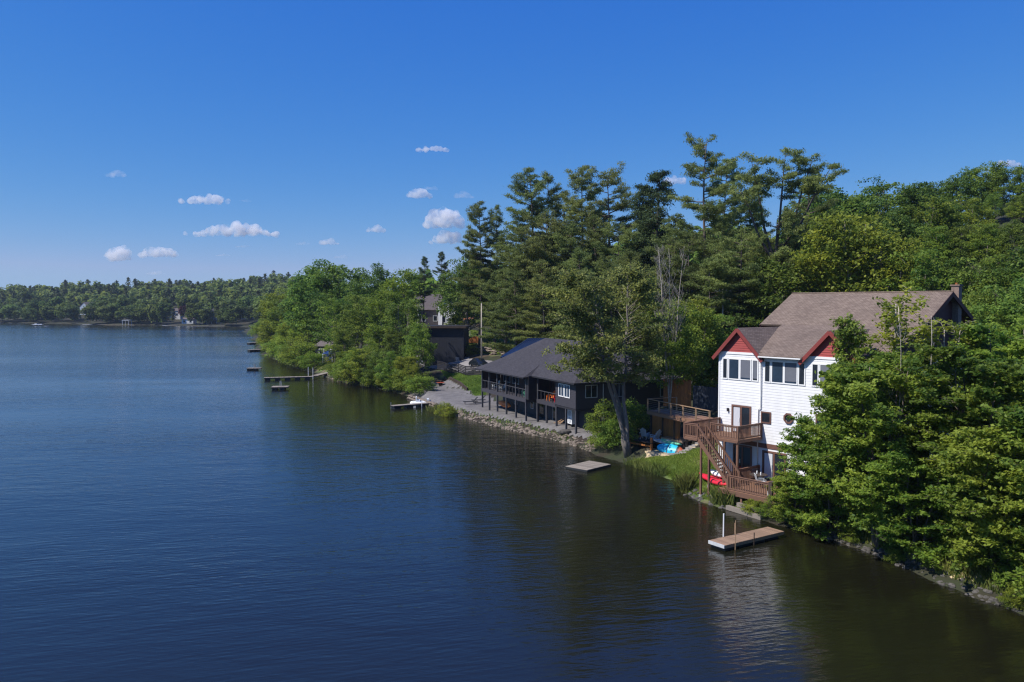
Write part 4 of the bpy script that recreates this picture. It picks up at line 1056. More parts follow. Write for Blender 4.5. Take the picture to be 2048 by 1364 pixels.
tufts('grass', 'weeds growing among the riprap stones', [(6.2, 79.8), (4.6, 82.2), (-5.2, 97.6), (-7.6, 101.8), (-6.8, 102), (-1, 92.6), (5.8, 82)], 420, (.1, .45), M['grass'], 5, .035, 4)
tufts('grass', 'rough weeds on the shaded bank under the near maples', [(24.6, 31), (23.4, 36), (22.0, 39.8), (20.9, 44.2), (19.2, 48), (20.4, 48.4), (22.4, 44), (23.6, 40), (25.4, 34)], 1500, (.1, .5), M['reed'], 15, .03, 4)
def reedbed(label, poly, n, h, seed): return tufts('reeds', label, poly, n, h, M['reed'], seed, .022, 3, False)
reedbed('tall reed clump standing at the water beside the stair posts', [(12.4, 59.6), (13.1, 58.4), (13.5, 58.9), (13.0, 60.2)], 170, (.6, 1.5), 6)
reedbed('reed clump at the water end of the timber edging', [(14.0, 55.3), (15.0, 54.0), (15.4, 54.5), (14.6, 55.6)], 240, (.6, 1.4), 7)
reedbed('thin reeds standing in the water in front of the gravel beach', [(-11.6, 105.5), (-8.0, 99.6), (-6.8, 100.4), (-9.5, 105.5)], 420, (.5, 1.2), 8)
reedbed('thin reeds along the grassy shore near the swim raft', [(9.8, 69.6), (12.2, 64.2), (12.9, 64.6), (10.8, 69.6)], 260, (.3, .9), 9)

# far shore
rf = random.Random(9)
def fz(x, y): return gz(x, y)
fx = []
for i in range(190):
    px = rf.uniform(-30, 600)
    p0 = None
    for Y in np.arange(480, 700, 2.0):
        X = (px - 1024) / FPX * Y
        if shore_dist(np.array([X]), np.array([Y]))[0] > 0: p0 = (X, Y); break
    if p0 is None: continue
    back = rf.choice((2.5, 5, 10, 22, 45, 70))* rf.uniform(.7, 1.3)
    Y = p0[1] + back; X = (px - 1024) / FPX * Y
    fx.append((X, Y, back))
fx.sort(key=lambda q: -q[1])
FARHOUSE_PX = [(165, 640), (360, 640), (425, 640), (500, 630), (375, 640)]
for X, Y, back in fx:
    px = 1024 + X / Y * FPX
    if any(abs(px - hx) < 11 for hx, _ in FARHOUSE_PX) and back < 40: continue
    pine_ = rf.random() < (.06 if back < 20 else .25)
    me = rf.choice(FARP if pine_ else FARB)
    o = put('far_pine_tree' if pine_ else 'far_tree', me, None, None, (X, Y, gz(X, Y) - .5), (0, 0, rf.uniform(0, 6.28)))
    s = rf.uniform(.7, 1.15) * (1 if back > 15 else .8); o.scale = (s * rf.uniform(.85, 1.25), s, s * rf.uniform(.85, 1.15))
    tag(o, 'pine standing in the woods along the far shore' if pine_ else 'round leafy tree in the woods along the far shore', 'tree', 'far pines across the lake' if pine_ else 'far leafy trees across the lake')
rt = put('far_tree', far_broad(99, 1400, M['leaf_red'], 5.2, 13, .8), None, None, tuple(list(aty(368, 640, 592)[:2]) + [gz(aty(368, 640, 592)[0], 592)]))
tag(rt, 'dark red-leaved tree on the far shore', 'tree')
# the wood on the hills behind, a mass
V = []; T = []
rng = np.random.default_rng(123)
protoB = []
for k in range(4):
    mm = far_broad(200 + k, 340, M['leaf_far'], 6.6, 18, 1.5); a = np.empty(len(mm.vertices) * 3, np.float32); mm.vertices.foreach_get('co', a); tt = np.empty(len(mm.vertices), np.float32); mm.attributes['tint'].data.foreach_get('value', tt); protoB.append((a.reshape(-1, 3), tt))
protoP = []
for k in range(3):
    mm = far_pine(210 + k, 320, M['needle_far'], 4.8, 19, 1.3); a = np.empty(len(mm.vertices) * 3, np.float32); mm.vertices.foreach_get('co', a); tt = np.empty(len(mm.vertices), np.float32); mm.attributes['tint'].data.foreach_get('value', tt); protoP.append((a.reshape(-1, 3), tt))
def mass(name, label, spots, m, protos, smul=1.0):
    V = []; T = []
    sp = np.array(spots); Z = ground_z(sp[:, 0], sp[:, 1])
    for (x, y), z in zip(spots, Z):
        a, tt = protos[rng.integers(len(protos))]
        s = rng.uniform(.75, 1.2) * smul; c, si = math.cos(rng.uniform(0, 6.28)), 0
        th = rng.uniform(0, 6.28); c, si = math.cos(th), math.sin(th)
        q = a * [s, s, s * rng.uniform(.9, 1.15)]
        V.append(np.stack([q[:, 0] * c - q[:, 1] * si + x, q[:, 0] * si + q[:, 1] * c + y, q[:, 2] + z - .5], 1)); T.append(np.clip(tt + rng.uniform(-.25, .25), 0, 1))
    V = np.concatenate(V); T = np.concatenate(T)
    o = put(name, raw_mesh(name, V, np.arange(len(V)).reshape(-1, 4), m, False, T))
    return tag(o, label, 'woods', None, 'stuff')
sb = []; spn = []
for i in range(560):
    Y = rng.uniform(600, 860); X = (rng.uniform(-80, 640) - 1024) / FPX * Y
    if shore_dist(np.array([X]), np.array([Y]))[0] < 60: continue
    (sb if rng.random() < .76 else spn).append((X, Y))
mass('forest', 'distant broadleaved woods on the low hills across the lake', sb, M['leaf_far'], protoB)
mass('forest', 'distant pine woods on the low hills across the lake', spn, M['needle_far'], protoP)
# wood that closes the view behind the grove and the point
sb2 = []
for i in range(170):
    px = rng.uniform(560, 1640); Y = rng.uniform(215, 330); X = (px - 1024) / FPX * Y
    if shore_dist(np.array([X]), np.array([Y]))[0] < 12: continue
    sb2.append((X, Y))
mass('forest', 'woods closing the view behind the pine grove and the wooded point', sb2, M['leaf_oak'], protoB, .85)
# ------------------------------------------------------------------ the white house
def siding(b, x0, x1, z0, z1, y, expo=0.2, clip=None, proud=0.017):
    """lapped boards on a wall facing -y; clip(z) -> (x0, x1) at that height"""
    n = int(math.ceil((z1 - z0) / expo))
    for k in range(n):
        a = z0 + k * expo; c = min(z1, a + expo)
        xa0, xa1 = clip(a) if clip else (x0, x1); xc0, xc1 = clip(c) if clip else (x0, x1)
        if xa1 - xa0 < .03: continue
        b.quad((xa0, y - proud, a), (xa1, y - proud, a), (xc1, y - .002, c), (xc0, y - .002, c))
        b.quad((xa0, y, a), (xa1, y, a), (xa1, y - proud, a), (xa0, y - proud, a))
def siding_y(b, y0, y1, z0, z1, x, sgn, expo=0.2, clip=None, proud=0.028):
    """the same on a wall facing sgn*x"""
    n = int(math.ceil((z1 - z0) / expo))
    for k in range(n):
        a = z0 + k * expo; c = min(z1, a + expo)
        a0, a1 = clip(a) if clip else (y0, y1); c0, c1 = clip(c) if clip else (y0, y1)
        if a1 - a0 < .03: continue
        b.quad((x + sgn * proud, a0, a), (x + sgn * proud, a1, a), (x + sgn * .002, c1, c), (x + sgn * .002, c0, c))
        b.quad((x, a0, a), (x, a1, a), (x + sgn * proud, a1, a), (x + sgn * proud, a0, a))
def window(parent, x0, x1, z0, z1, y, fm, gm, fw=.07, mull=(), bars=(), name='window', proud=.06, label=None, sill=False):
    """frame with its panes on a wall facing -y"""
    b = MB()
    ya, yb = y - proud, y - .029
    b.box(x0 - fw, x1 + fw, ya, yb, z1, z1 + fw); b.box(x0 - fw, x1 + fw, ya, yb, z0 - fw, z0)
    b.box(x0 - fw, x0, ya, yb, z0, z1); b.box(x1, x1 + fw, ya, yb, z0, z1)
    for m_ in mull: b.box(m_ - fw * .45, m_ + fw * .45, ya + .004, yb, z0, z1)
    for m_ in bars: b.box(x0, x1, ya + .008, yb, m_ - .02, m_ + .02)
    o = b.build(name, fm, parent)
    if label: o['label'] = label
    xs_ = [x0] + list(mull) + [x1]
    for a, c in zip(xs_[:-1], xs_[1:]):
        MB().box(a, c, y - .036, y - .03, z0, z1).build('pane', gm, o)
    if sill: MB().box(x0 - fw - .05, x1 + fw + .05, ya - .04, yb, z0 - fw - .05, z0 - fw - .002).build('sill', fm, o)
    return o

TW = R(-51.8)
WH = thing('white_house', 'white clapboard lakeside house with red gables and brown shingle roof', 'house', (15.895, 60.855, 0), TW)
LEN, DEP, ZT, ZB = 12.1, 15.6, 10.45, 0.6
b = MB()
b.box(0, LEN, 0, DEP, ZB, ZT)
b.build('wall', M['white_siding'], WH)
b = MB()
siding(b, 0.0, LEN, 1.2, 3.58, 0.0); siding(b, 0.0, LEN, 3.94, ZT, 0.0)
siding_y(b, 0, DEP, 2.2, ZT, 0.0, -1); siding_y(b, 0, DEP, 1.2, ZT, LEN, 1)
b.build('siding', M['white_siding'], WH, kind='stuff')
b = MB(); b.box(0, LEN, -.06, -.005, 3.6, 3.92); b.build('band_board', M['brown_trim'], WH)
for x in (-.05, LEN - .07):
    MB().box(x, x + .12, -.05, .07, 1.2, ZT).build('corner_board', M['white_trim'], WH)
# main roof: ridge along the lake front, kinked towards the eave
RL, RRt, RW, RZ = -0.25, 12.65, 10.0, 14.97
kw, kz, ye, ze_ = 5.5, 12.45, -.45, 10.36
yb_, zb_ = DEP + .5, 11.75
s1, s2, s3 = (RZ - kz) / (RW - kw), (kz - ze_) / (kw - ye), (RZ - zb_) / (yb_ - RW)
fr = MB()
def slab(b, pts, th=.14): b.prism(pts, th)
slab(fr, [(RL, kw, kz), (RRt, kw, kz), (RRt, RW, RZ), (RL, RW, RZ)])
for xa_, xb_, y0_ in ((1.775, 3.7, .12), (3.7, 7.2, ye), (7.2, 11.1, .12), (11.1, RRt, ye)):
    slab(fr, [(xa_, y0_, kz - (kw - y0_) * s2), (xb_, y0_, kz - (kw - y0_) * s2), (xb_, kw - .002, kz - .002), (xa_, kw - .002, kz - .002)])
slab(fr, [(RRt, yb_, zb_), (RL, yb_, zb_), (RL, RW + .003, RZ), (RRt, RW + .003, RZ)])
rf_ = fr.build('roof', M['shingle_brown'], WH, uv=True)
MB().tube([(RL, RW, RZ + .01), (RRt, RW, RZ + .01)], .06, 6).build('ridge_cap', M['shingle_brown'], rf_, uv=True)
MB().tube([(9.2, 10.6, 14.3), (9.2, 10.6, 15.15)], .06, 8).build('vent_pipe', M['grey_metal'], rf_)
# brick chimney behind the ridge at the gable end
ch = MB().box(12.02, 12.55, 11.15, 11.68, 11.5, 15.38).build('chimney', M['brick'], WH)
MB().box(11.96, 12.61, 11.09, 11.74, 15.383, 15.49).build('chimney_cap', M['brick'], ch)
MB().tube([(12.28, 11.41, 15.49), (12.28, 11.41, 15.62)], .11, 8).build('flue', M['orange_wood'], ch)
# dark red gable ends
for gx, sg in ((LEN, 1), (0.0, -1)):
    b = MB()
    a = [(gx, .02, ZT), (gx, DEP, ZT), (gx, DEP, zb_), (gx, RW, RZ - .2), (gx, kw, kz - .2), (gx, .02, ze_ + .1)] if sg > 0 else [(gx, kw - .3, ZT), (gx, DEP, ZT), (gx, DEP, zb_), (gx, RW, RZ - .2), (gx, kw - .3, kz - .36)]
    b.poly(a if sg > 0 else a[::-1])
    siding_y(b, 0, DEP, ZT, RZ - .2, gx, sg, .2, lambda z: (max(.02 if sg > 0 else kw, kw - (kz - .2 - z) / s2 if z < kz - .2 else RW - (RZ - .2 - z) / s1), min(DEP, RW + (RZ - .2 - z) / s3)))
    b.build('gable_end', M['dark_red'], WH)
    r_ = MB(); xr = gx + (.53 if sg > 0 else -.22)
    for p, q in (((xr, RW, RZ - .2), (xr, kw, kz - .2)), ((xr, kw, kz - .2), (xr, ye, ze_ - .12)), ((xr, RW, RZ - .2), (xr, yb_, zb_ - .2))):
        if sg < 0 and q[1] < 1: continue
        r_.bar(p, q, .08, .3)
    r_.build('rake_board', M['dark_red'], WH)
# two red cross gables on the lake front
def cross_gable(x0, x1):
    xm = (x0 + x1) / 2; za = 12.3; oh = .3
    sl_ = (za - ZT) / (xm - x0)
    zo = ZT - .4 * sl_
    g = MB(); d = 6.3
    slab(g, [(x0 - .4, d, zo), (x0 - .4, -oh, zo), (xm, -oh, za), (xm, d, za)], .12)
    slab(g, [(xm, d, za), (xm, -oh, za), (x1 + .4, -oh, zo), (x1 + .4, d, zo)], .12)
    g.build('cross_gable_roof', M['shingle_brown'], WH, uv=True)
    t = MB()
    cl = lambda z: (x0 + (z - ZT) / sl_ + .06, x1 - (z - ZT) / sl_ - .06)
    t.poly([(x0 + .06, -.004, ZT), (x1 - .06, -.004, ZT), (xm, -.004, za - .1)])
    siding(t, 0, 0, ZT, za - .12, -.004, .17, cl, .03)
    t.build('gable_panel', M['red_panel'], WH)
    r_ = MB()
    r_.bar((x0 - .42, -oh - .02, zo - .13), (xm, -oh - .02, za - .13), .06, .26); r_.bar((xm, -oh - .024, za - .13), (x1 + .42, -oh - .024, zo - .13), .06, .26)
    r_.build('rake_board', M['red_wood'], WH)
    s = MB(); s.poly([(x0 - .38, -oh, zo - .13), (x0 - .38, -.01, zo - .13), (xm, -.01, za - .14), (xm, -oh, za - .14)]); s.poly([(xm, -oh, za - .14), (xm, -.01, za - .14), (x1 + .38, -.01, zo - .13), (x1 + .38, -oh, zo - .13)])
    s.build('soffit', M['red_wood'], WH)
    MB().box(x0, x1, -.055, -.03, ZT - .14, ZT + .03).build('frieze_board', M['white_trim'], WH)
cross_gable(0, 3.55); cross_gable(7.35, 10.95)
gt = MB(); gt.box(3.75, 7.15, -.54, -.46, 10.22, 10.3); gt.build('gutter', M['white_trim'], WH)
dp = MB(); dp.tube([(3.72, -.45, 10.25), (3.76, -.12, 9.95), (3.76, -.1, 6.5), (3.55, -.1, 6.35), (3.55, -.1, 1.4)], .045, 7); dp.build('downpipe', M['white_trim'], WH, True)
# windows, top floor: groups of four
for (x0, x1) in ((.38, .71), (.93, 1.77), (1.95, 2.80), (3.02, 3.40), (4.06, 4.44), (4.64, 5.51), (5.67, 6.60), (6.80, 7.19), (7.82, 8.20), (8.40, 9.28), (9.44, 10.3), (10.48, 10.85)):
    ww = window(WH, x0, x1, 8.47, 9.92, 0, M['white_trim'], M['glass_blue'] if x1 - x0 > .6 else M['glass'], .085, bars=(), sill=False)
    if round(x0, 2) in (1.95, 3.02, 5.67, 8.40): MB().box(x0 + .01, x1 - .01, -.0385, -.0365, 8.6, 9.9).build('blind', M['blind'], ww)
# sliding doors
def slider(x0, x1, z0, z1, curt):
    o = window(WH, x0, x1, z0, z1, 0, M['brown_trim'], M['glass'], .13, mull=((x0 + x1) / 2,), name='sliding_door', proud=.075)
    MB().box((x0 + x1) / 2 - .2, (x0 + x1) / 2 - .16, -.1, -.076, z0 + .8, z0 + 1.1).build('handle', M['white_trim'], o)
    if curt:
        c = MB()
        xx = np.linspace(x0 + .05, x0 + (x1 - x0) * .42, 13)
        for k in range(12):
            c.quad((xx[k], -.045 - .012 * (k % 2), z0 + .05), (xx[k + 1], -.045 - .012 * ((k + 1) % 2), z0 + .05), (xx[k + 1], -.045 - .012 * ((k + 1) % 2), z1 - .05), (xx[k], -.045 - .012 * (k % 2), z1 - .05))
        c.build('curtain', M['curtain'], o)
slider(1.32, 2.78, 4.46, 6.38, True)
slider(1.5, 2.9, 1.38, 3.42, False)
slider(4.05, 5.75, 1.38, 3.3, True)
window(WH, 3.86, 4.5, 5.5, 6.16, 0, M['brown_trim'], M['glass'], .1, proud=.07)
# octagonal window
b = MB(); g = MB(); oc = []
for k in range(8):
    a = math.pi / 8 + k * math.pi / 4; oc.append((math.cos(a), math.sin(a)))
for k in range(8):
    (c0, s0), (c1, s1) = oc[k], oc[(k + 1) % 8]
    X = lambda c, r: 6.02 + c * r
    Zq = lambda s, r: 5.98 + s * r
    b.prism([(X(c0, .27), -.07, Zq(s0, .27)), (X(c0, .4), -.07, Zq(s0, .4)), (X(c1, .4), -.07, Zq(s1, .4)), (X(c1, .27), -.07, Zq(s1, .27))][::-1], .045)
ow = b.build('octagon_window', M['brown_trim'], WH)
g.poly([(6.02 + c * .275, -.036, 5.98 + s * .275) for c, s in oc]); g.build('pane', M['glass'], ow)
lm = MB().box(.82, .94, -.16, -.03, 5.95, 6.2).build('wall_lamp', M['black_paint'], WH)
MB().tube([(6.9, -.09, 3.0), (6.9, -.09, 3.2)], .05, 6).build('wall_lamp', M['black_paint'], WH)
# wall pieces left over the hidden right part: two more windows
window(WH, 11.25, 11.8, 8.47, 9.92, 0, M['white_trim'], M['glass_blue'], .085)
window(WH, 8.2, 9.4, 5.2, 6.4, 0, M['brown_trim'], M['glass'], .1)

def local(u, wv, z, org=(15.895, 60.855), th=TW):
    return (org[0] + u * math.cos(th) - wv * math.sin(th), org[1] + u * math.sin(th) + wv * math.cos(th), z)

# ------------------------------------------------------------------ balcony, stairs, lower deck
BAL = MB().box(-.024, .024, -.024, .024, 0, .86).mesh('baluster', M['deck_brown'])
def railing(t, p, q, z, z2=None, step=.135, posts=True, h=1.0, endpost=(True, True)):
    """rails, posts and single balusters from p to q (local x, y) at floor height z (to z2 for stairs)"""
    z2 = z if z2 is None else z2
    p = Vector((*p, z)); q = Vector((*q, z2)); d = q - p; L_ = Vector((d.x, d.y, 0)).length
    MB().bar(p + Vector((0, 0, h)), q + Vector((0, 0, h)), .13, .04).build('hand_rail', M['deck_brown'], t)
    MB().bar(p + Vector((0, 0, h - .09)), q + Vector((0, 0, h - .09)), .04, .09).build('rail', M['deck_brown'], t)
    MB().bar(p + Vector((0, 0, .1)), q + Vector((0, 0, .1)), .04, .09).build('rail', M['deck_brown'], t)
    n = max(1, int(L_ / step))
    for k in range(1, n):
        c = p + d * k / n
        put('baluster', BAL, t, None, (c.x, c.y, c.z + .1))
    for f, e in ((p, endpost[0]), (q, endpost[1])):
        if e: MB().box(f.x - .05, f.x + .05, f.y - .05, f.y + .05, f.z - .12, f.z + h + .03).build('rail_post', M['deck_brown'], t)
def planks(t, x0, x1, y0, y1, z, wd=.14, along_x=True, m='deck_floor', th=.035):
    n = int((y1 - y0 if along_x else x1 - x0) / wd)
    for k in range(n):
        if along_x: MB().box(x0, x1, y0 + k * wd + .004, y0 + (k + 1) * wd - .004, z - th, z).build('plank', M[m], t)
        else: MB().box(x0 + k * wd + .004, x0 + (k + 1) * wd - .004, y0, y1, z - th, z).build('plank', M[m], t)
def gl(u, wv): 
    p = local(u, wv, 0); return gz(p[0], p[1])

BZ = 4.4
bc = thing('balcony', 'brown wooden upper balcony with spindle rail on the white house', 'balcony', (15.895, 60.855, 0), TW)
planks(bc, .2, 3.85, -2.9, -.06, BZ); planks(bc, .2, 1.4, -4.3, -2.92, BZ)
b = MB(); b.box(.2, 3.85, -2.96, -2.905, BZ - .2, BZ - .036); b.box(.2, 1.4, -4.36, -4.305, BZ - .2, BZ - .036); b.box(.14, .195, -4.3, -.1, BZ - .2, BZ - .036); b.box(3.86, 3.915, -2.9, -.06, BZ - .2, BZ - .036)
b.build('rim_joist', M['deck_brown'], bc)
for x in np.arange(.5, 3.8, .45): MB().box(x, x + .05, -2.9, -.07, BZ - .19, BZ - .04).build('joist', M['deck_brown'], bc)
railing(bc, (1.5, -2.9), (3.85, -2.9), BZ); railing(bc, (3.85, -2.9), (3.85, -.1), BZ, endpost=(False, True))
railing(bc, (.2, -4.3), (.2, -.15), BZ); railing(bc, (.2, -4.3), (1.4, -4.3), BZ, endpost=(False, True))
for (u, v) in ((1.6, -4.12), (1.47, -3.0), (3.75, -2.8), (2.75, -2.95)):
    MB().box(u - .065, u + .065, v - .065, v + .065, gl(u, v) - .1, BZ - .2).build('post', M['deck_brown'], bc)
    MB().tube([(u, v, gl(u, v) - .2), (u, v, gl(u, v) + .16)], .15, 9).build('footing', M['concrete'], bc)
st = thing('staircase', 'brown open-tread wooden stairs from the balcony down to the lower deck', 'stairs', (15.895, 60.855, 0), TW)
S0, S1, SZ1 = 1.4, 4.3, 1.32
n = 16
for v in (-4.28, -3.32):
    MB().bar((S0, v, BZ - .12), (S1, v, SZ1 + .02), .05, .22).build('stringer', M['deck_brown'], st)
for k in range(1, n):
    f = k / n; z = BZ - (BZ - SZ1) * f; x = S0 + (S1 - S0) * f
    MB().box(x - .13, x + .13, -4.25, -3.35, z - .04, z).build('tread', M['dark_timber'], st)
railing(st, (S0, -4.28), (S1, -4.28), BZ, SZ1, .15, h=.95); railing(st, (S0, -3.32), (S1, -3.32), BZ, SZ1, .15, h=.95)
for (u, v) in ((2.4, -4.25), (3.0, -3.35)):
    zz = BZ - (BZ - SZ1) * (u - S0) / (S1 - S0) - .2
    MB().box(u - .06, u + .06, v - .06, v + .06, gl(u, v) - .1, zz).build('post', M['deck_brown'], st)
LZ = 1.3
ld = thing('lower_deck', 'brown wooden lower deck with spindle rail at the foot of the stairs', 'deck', (15.895, 60.855, 0), TW)
planks(ld, 3.7, 10.5, -4.8, -.08, LZ)
b = MB(); b.box(3.7, 10.5, -4.86, -4.805, LZ - .34, LZ - .036); b.box(3.64, 3.695, -4.8, -.08, LZ - .34, LZ - .036); b.build('rim_joist', M['deck_brown'], ld)
railing(ld, (4.42, -4.78), (7.8, -4.78), LZ); railing(ld, (7.9, -4.78), (10.4, -4.4), LZ); railing(ld, (3.75, -3.2), (3.75, -.2), LZ)
MB().box(7.72, 7.98, -4.9, -4.66, LZ - 1, LZ + 1.12).build('corner_post', M['dark_timber'], ld)
for x in (4.4, 5.5, 6.6, 7.7, 9.5): MB().box(x - .06, x + .06, -4.75, -4.63, gl(x, -4.7) - .3, LZ - .04).build('post', M['deck_brown'], ld)
for x in np.arange(4.0, 10.4, .6): MB().box(x, x + .05, -4.8, -.1, LZ - .24, LZ - .04).build('joist', M['deck_brown'], ld)

# things on the lower deck
def armchair(label, u, v, rz, m, z=LZ):
    c = thing('patio_chair', label, 'chair', local(u, v, z), TW + rz)
    MB().box(-.27, .27, -.28, .26, .38, .43).build('seat', m, c)
    MB().prism([(-.27, .26, .43), (.27, .26, .43), (.25, .42, 1.0), (-.25, .42, 1.0)], .04).build('backrest', m, c)
    for s in (-1, 1):
        MB().box(s * .29 - .03, s * .29 + .03, -.28, .3, .6, .63).build('armrest', m, c)
        MB().box(s * .29 - .02, s * .29 + .02, -.27, -.23, 0, .6).build('leg', m, c); MB().box(s * .29 - .02, s * .29 + .02, .24, .28, 0, .6).build('leg', m, c)
    return c
armchair('grey-white patio chair by the table under the stair foot', 5.6, -2.6, 2.4, M['pale_grey'])
armchair('dark grey patio chair beside the potted plant', 6.9, -2.7, -.6, M['blind'])
tb = thing('patio_table', 'round dark patio table at the foot of the stairs', 'table', local(4.9, -1.9, LZ), TW)
MB().tube([(0, 0, .7), (0, 0, .74)], .62, 18).build('table_top', M['dark_timber'], tb); MB().tube([(0, 0, 0), (0, 0, .7)], .05, 8).build('pedestal', M['black_paint'], tb); MB().tube([(0, 0, 0), (0, 0, .04)], .3, 12).build('base', M['black_paint'], tb)
for k, (a, c) in enumerate(((-.2, .1), (.25, -.1))):
    o = MB().tube([(0, 0, 0), (0, 0, .16), (0, 0, .22)], [.045, .045, .02], 8).build('bottle', M['white_plastic']); o.location = local(4.9 + a, -1.9 + c, LZ + .741)
    tag(o, ['pale bottle on the far side of the dark patio table', 'pale bottle on the near side of the dark patio table'][k], 'bottle')
pp = thing('potted_plant', 'bright green fern in a white pot on the lower deck', 'plant', local(7.35, -4.2, LZ), 0)
MB().tube([(0, 0, 0), (0, 0, .3), (0, 0, .33)], [.14, .2, .2], 12).build('pot', M['white_plastic'], pp)
_rng = np.random.default_rng(3); cc = np.array([[0, 0, .62], [.16, .05, .55], [-.14, .1, .55], [0, -.16, .52]]); P_, N_ = clump_leaves(_rng, cc, np.full(4, .26), np.full(4, .8), 90)
put('foliage', leaf_mesh('foliage', P_, N_, .055, .4, _rng.random(len(P_)), M['leaf_bright'], _rng), pp)
# kayaks under the stairs
def kayak(label, u, v, z, rz, ln, m, roll=0, m2='black_float'):
    t = thing('kayak', label, 'kayak', local(u, v, z), TW + rz)
    t.rotation_euler = (roll, 0, TW + rz)
    b = MB(); n = 14; ring = 10; i0 = 0
    for k in range(n + 1):
        f = k / n * 2 - 1; wd = .42 * max(.03, (1 - abs(f) ** 2.4)); ht = .21 * max(.1, 1 - abs(f) ** 3); rise = .14 * abs(f) ** 3
        for j in range(ring):
            a = 2 * math.pi * j / ring; b.v.append((f * ln / 2, math.cos(a) * wd, .2 + rise + math.sin(a) * ht))
    for k in range(n):
        for j in range(ring):
            b.f.append((k * ring + j, k * ring + (j + 1) % ring, (k + 1) * ring + (j + 1) % ring, (k + 1) * ring + j))
    b.f.append(tuple(range(ring))); b.f.append(tuple(n * ring + j for j in reversed(range(ring))))
    b.build('hull', m, t, True)
    c = MB(); c.tube([(-.45 + .9 * 0, 0, .355), (-.45, 0, .375)], .01, 5)
    rim = [( .52 * math.cos(a), .25 * math.sin(a), .365) for a in np.linspace(0, 6.283, 17)]
    MB().tube(rim, .025, 5, False).build('cockpit_rim', M[m2], t)
    MB().box(-.3, .15, -.17, .17, .3, .362).build('seat', M[m2], t)
    return t
kayak('red kayak lying on the grass behind the stair posts', 1.3, -2.45, gl(1.3, -2.45) + .05, -.3, 3.3, M['red_plastic'])
kayak('red kayak in front of the other one under the stairs', 2.2, -2.95, gl(2.2, -2.95) + .05, -.25, 3.0, M['red_plastic'])
kayak('short white kayak lying on top of the red kayaks', 1.9, -2.35, gl(1.9, -2.35) + .38, -.3, 2.2, M['white_plastic'])
# timber edging at the waterline
for k, (p, q, wd, lb) in enumerate([((14.75, 54.0), (16.3, 51.35), .3, 'long pale timber beam edging the bank behind the dock'), ((15.35, 53.6), (16.9, 51.3), .25, 'second pale timber lying above the edging beam')]):
    o = MB().bar((p[0], p[1], .16 + .3 * k), (q[0], q[1], .14 + .3 * k), wd, .28).build('timber_edging', M['grey_wood']); tag(o, lb, 'timber')

# ------------------------------------------------------------------ docks and rafts
def dock(label, p0, p1, wd, z, m, floats=True, pw=.2, posts=(), name='dock', frame='black_float', cat='dock'):
    p0 = np.array(p0, float); p1 = np.array(p1, float); d = p1 - p0; L_ = np.linalg.norm(d); th = math.atan2(d[1], d[0])
    t = thing(name, label, cat, (p0[0], p0[1], 0), th)
    n = max(2, int(L_ / pw))
    pm = MB().box(0, L_ / n - .022, -wd / 2, wd / 2, z - .04, z).mesh('plank', M[m])
    for k in range(n): put('plank', pm, t, None, (k * L_ / n, 0, 0))
    b = MB(); b.box(0, L_, -wd / 2 + .01, -wd / 2 + .06, z - .2, z - .045); b.box(0, L_, wd / 2 - .06, wd / 2 - .01, z - .2, z - .045); b.box(0, .05, -wd / 2 + .07, wd / 2 - .07, z - .2, z - .045); b.box(L_ - .05, L_, -wd / 2 + .07, wd / 2 - .07, z - .2, z - .045)
    b.build('frame', M[frame], t)
    if floats:
        for x in np.arange(.12, L_ - .6, max(1.2, L_ / 5)):
            MB().box(x, x + min(1.0, L_ * .3), -wd / 2 + .08, wd / 2 - .08, -.22, z - .21).build('float', M['black_float'], t)
    for (x, y, h, r, m2) in posts:
        MB().tube([(x, y, -1.2), (x + .02, y, h)], r, 7).build('post', M[m2], t)
    return t
dk = dock('brown plank dock with white pole reaching out below the maples', (11.75, 45.15), (16.1, 48.0), 1.22, .36, 'dock_tan', True, .16,
     posts=((1.35, .72, 1.7, .042, 'white_plastic'), (.75, -.7, 1.7, .022, 'tan_wood'), (2.3, .7, 1.0, .022, 'tan_wood'), (2.35, -.7, .75, .03, 'dark_timber')), frame='tan_wood')
MB().box(-.05, -.002, -.6, .6, .18, .37).build('fascia', M['pale_grey'], dk)
dock('square weathered swim raft floating off the grassy shore', (5.45, 66.95), (7.75, 69.4), 2.35, .2, 'grey_wood', True, .2, name='swim_raft', cat='raft')
dock('narrow grey dock reaching from the gravel beach to the white boat', (-16.2, 107.2), (-8.6, 112.6), 1.1, .42, 'grey_wood', True, .3, posts=((.1, .6, .8, .04, 'grey_metal'), (4.2, -.6, .9, .04, 'white_plastic')))
d2 = dock('long pale dock standing out from the wooded point', (-46.2, 148.0), (-37.6, 150.6), 1.4, .5, 'grey_wood', True, .3, posts=((8.0, .75, 2.2, .05, 'white_plastic'), (8.8, -.75, 2.2, .05, 'white_plastic')))
dock('sloping plank ramp joining the long pale dock to the shore', (-37.5, 150.8), (-36.5, 159.5), 1.2, .62, 'grey_wood', False, .3, name='dock_ramp', cat='ramp')
def raft(label, x, y, L_, wd, rz, ladder=True):
    t = dock(label, (x, y), (x + L_ * math.cos(rz), y + L_ * math.sin(rz)), wd, .5, 'grey_wood', True, .25, name='swim_raft', cat='raft')
    if ladder:
        b = MB()
        for yy in (-.25, .25): b.tube([(L_ * .45, wd / 2 + yy - wd / 2 + wd * .3, .3), (L_ * .45, wd / 2 + yy - wd / 2 + wd * .3, 1.35), (L_ * .5, wd / 2 + yy - wd / 2 + wd * .3, 1.4), (L_ * .55, wd / 2 + yy - wd / 2 + wd * .3, .5)], .035, 6)
        b.build('ladder', M['grey_metal'], t)
    return t
raft('small swim raft with ladder rails off the long dock', -39.8, 131.6, 2.7, 2.2, .15)
raft('tiny swim raft far out beyond the wooded point', -56.8, 170.5, 2.9, 1.8, .1)
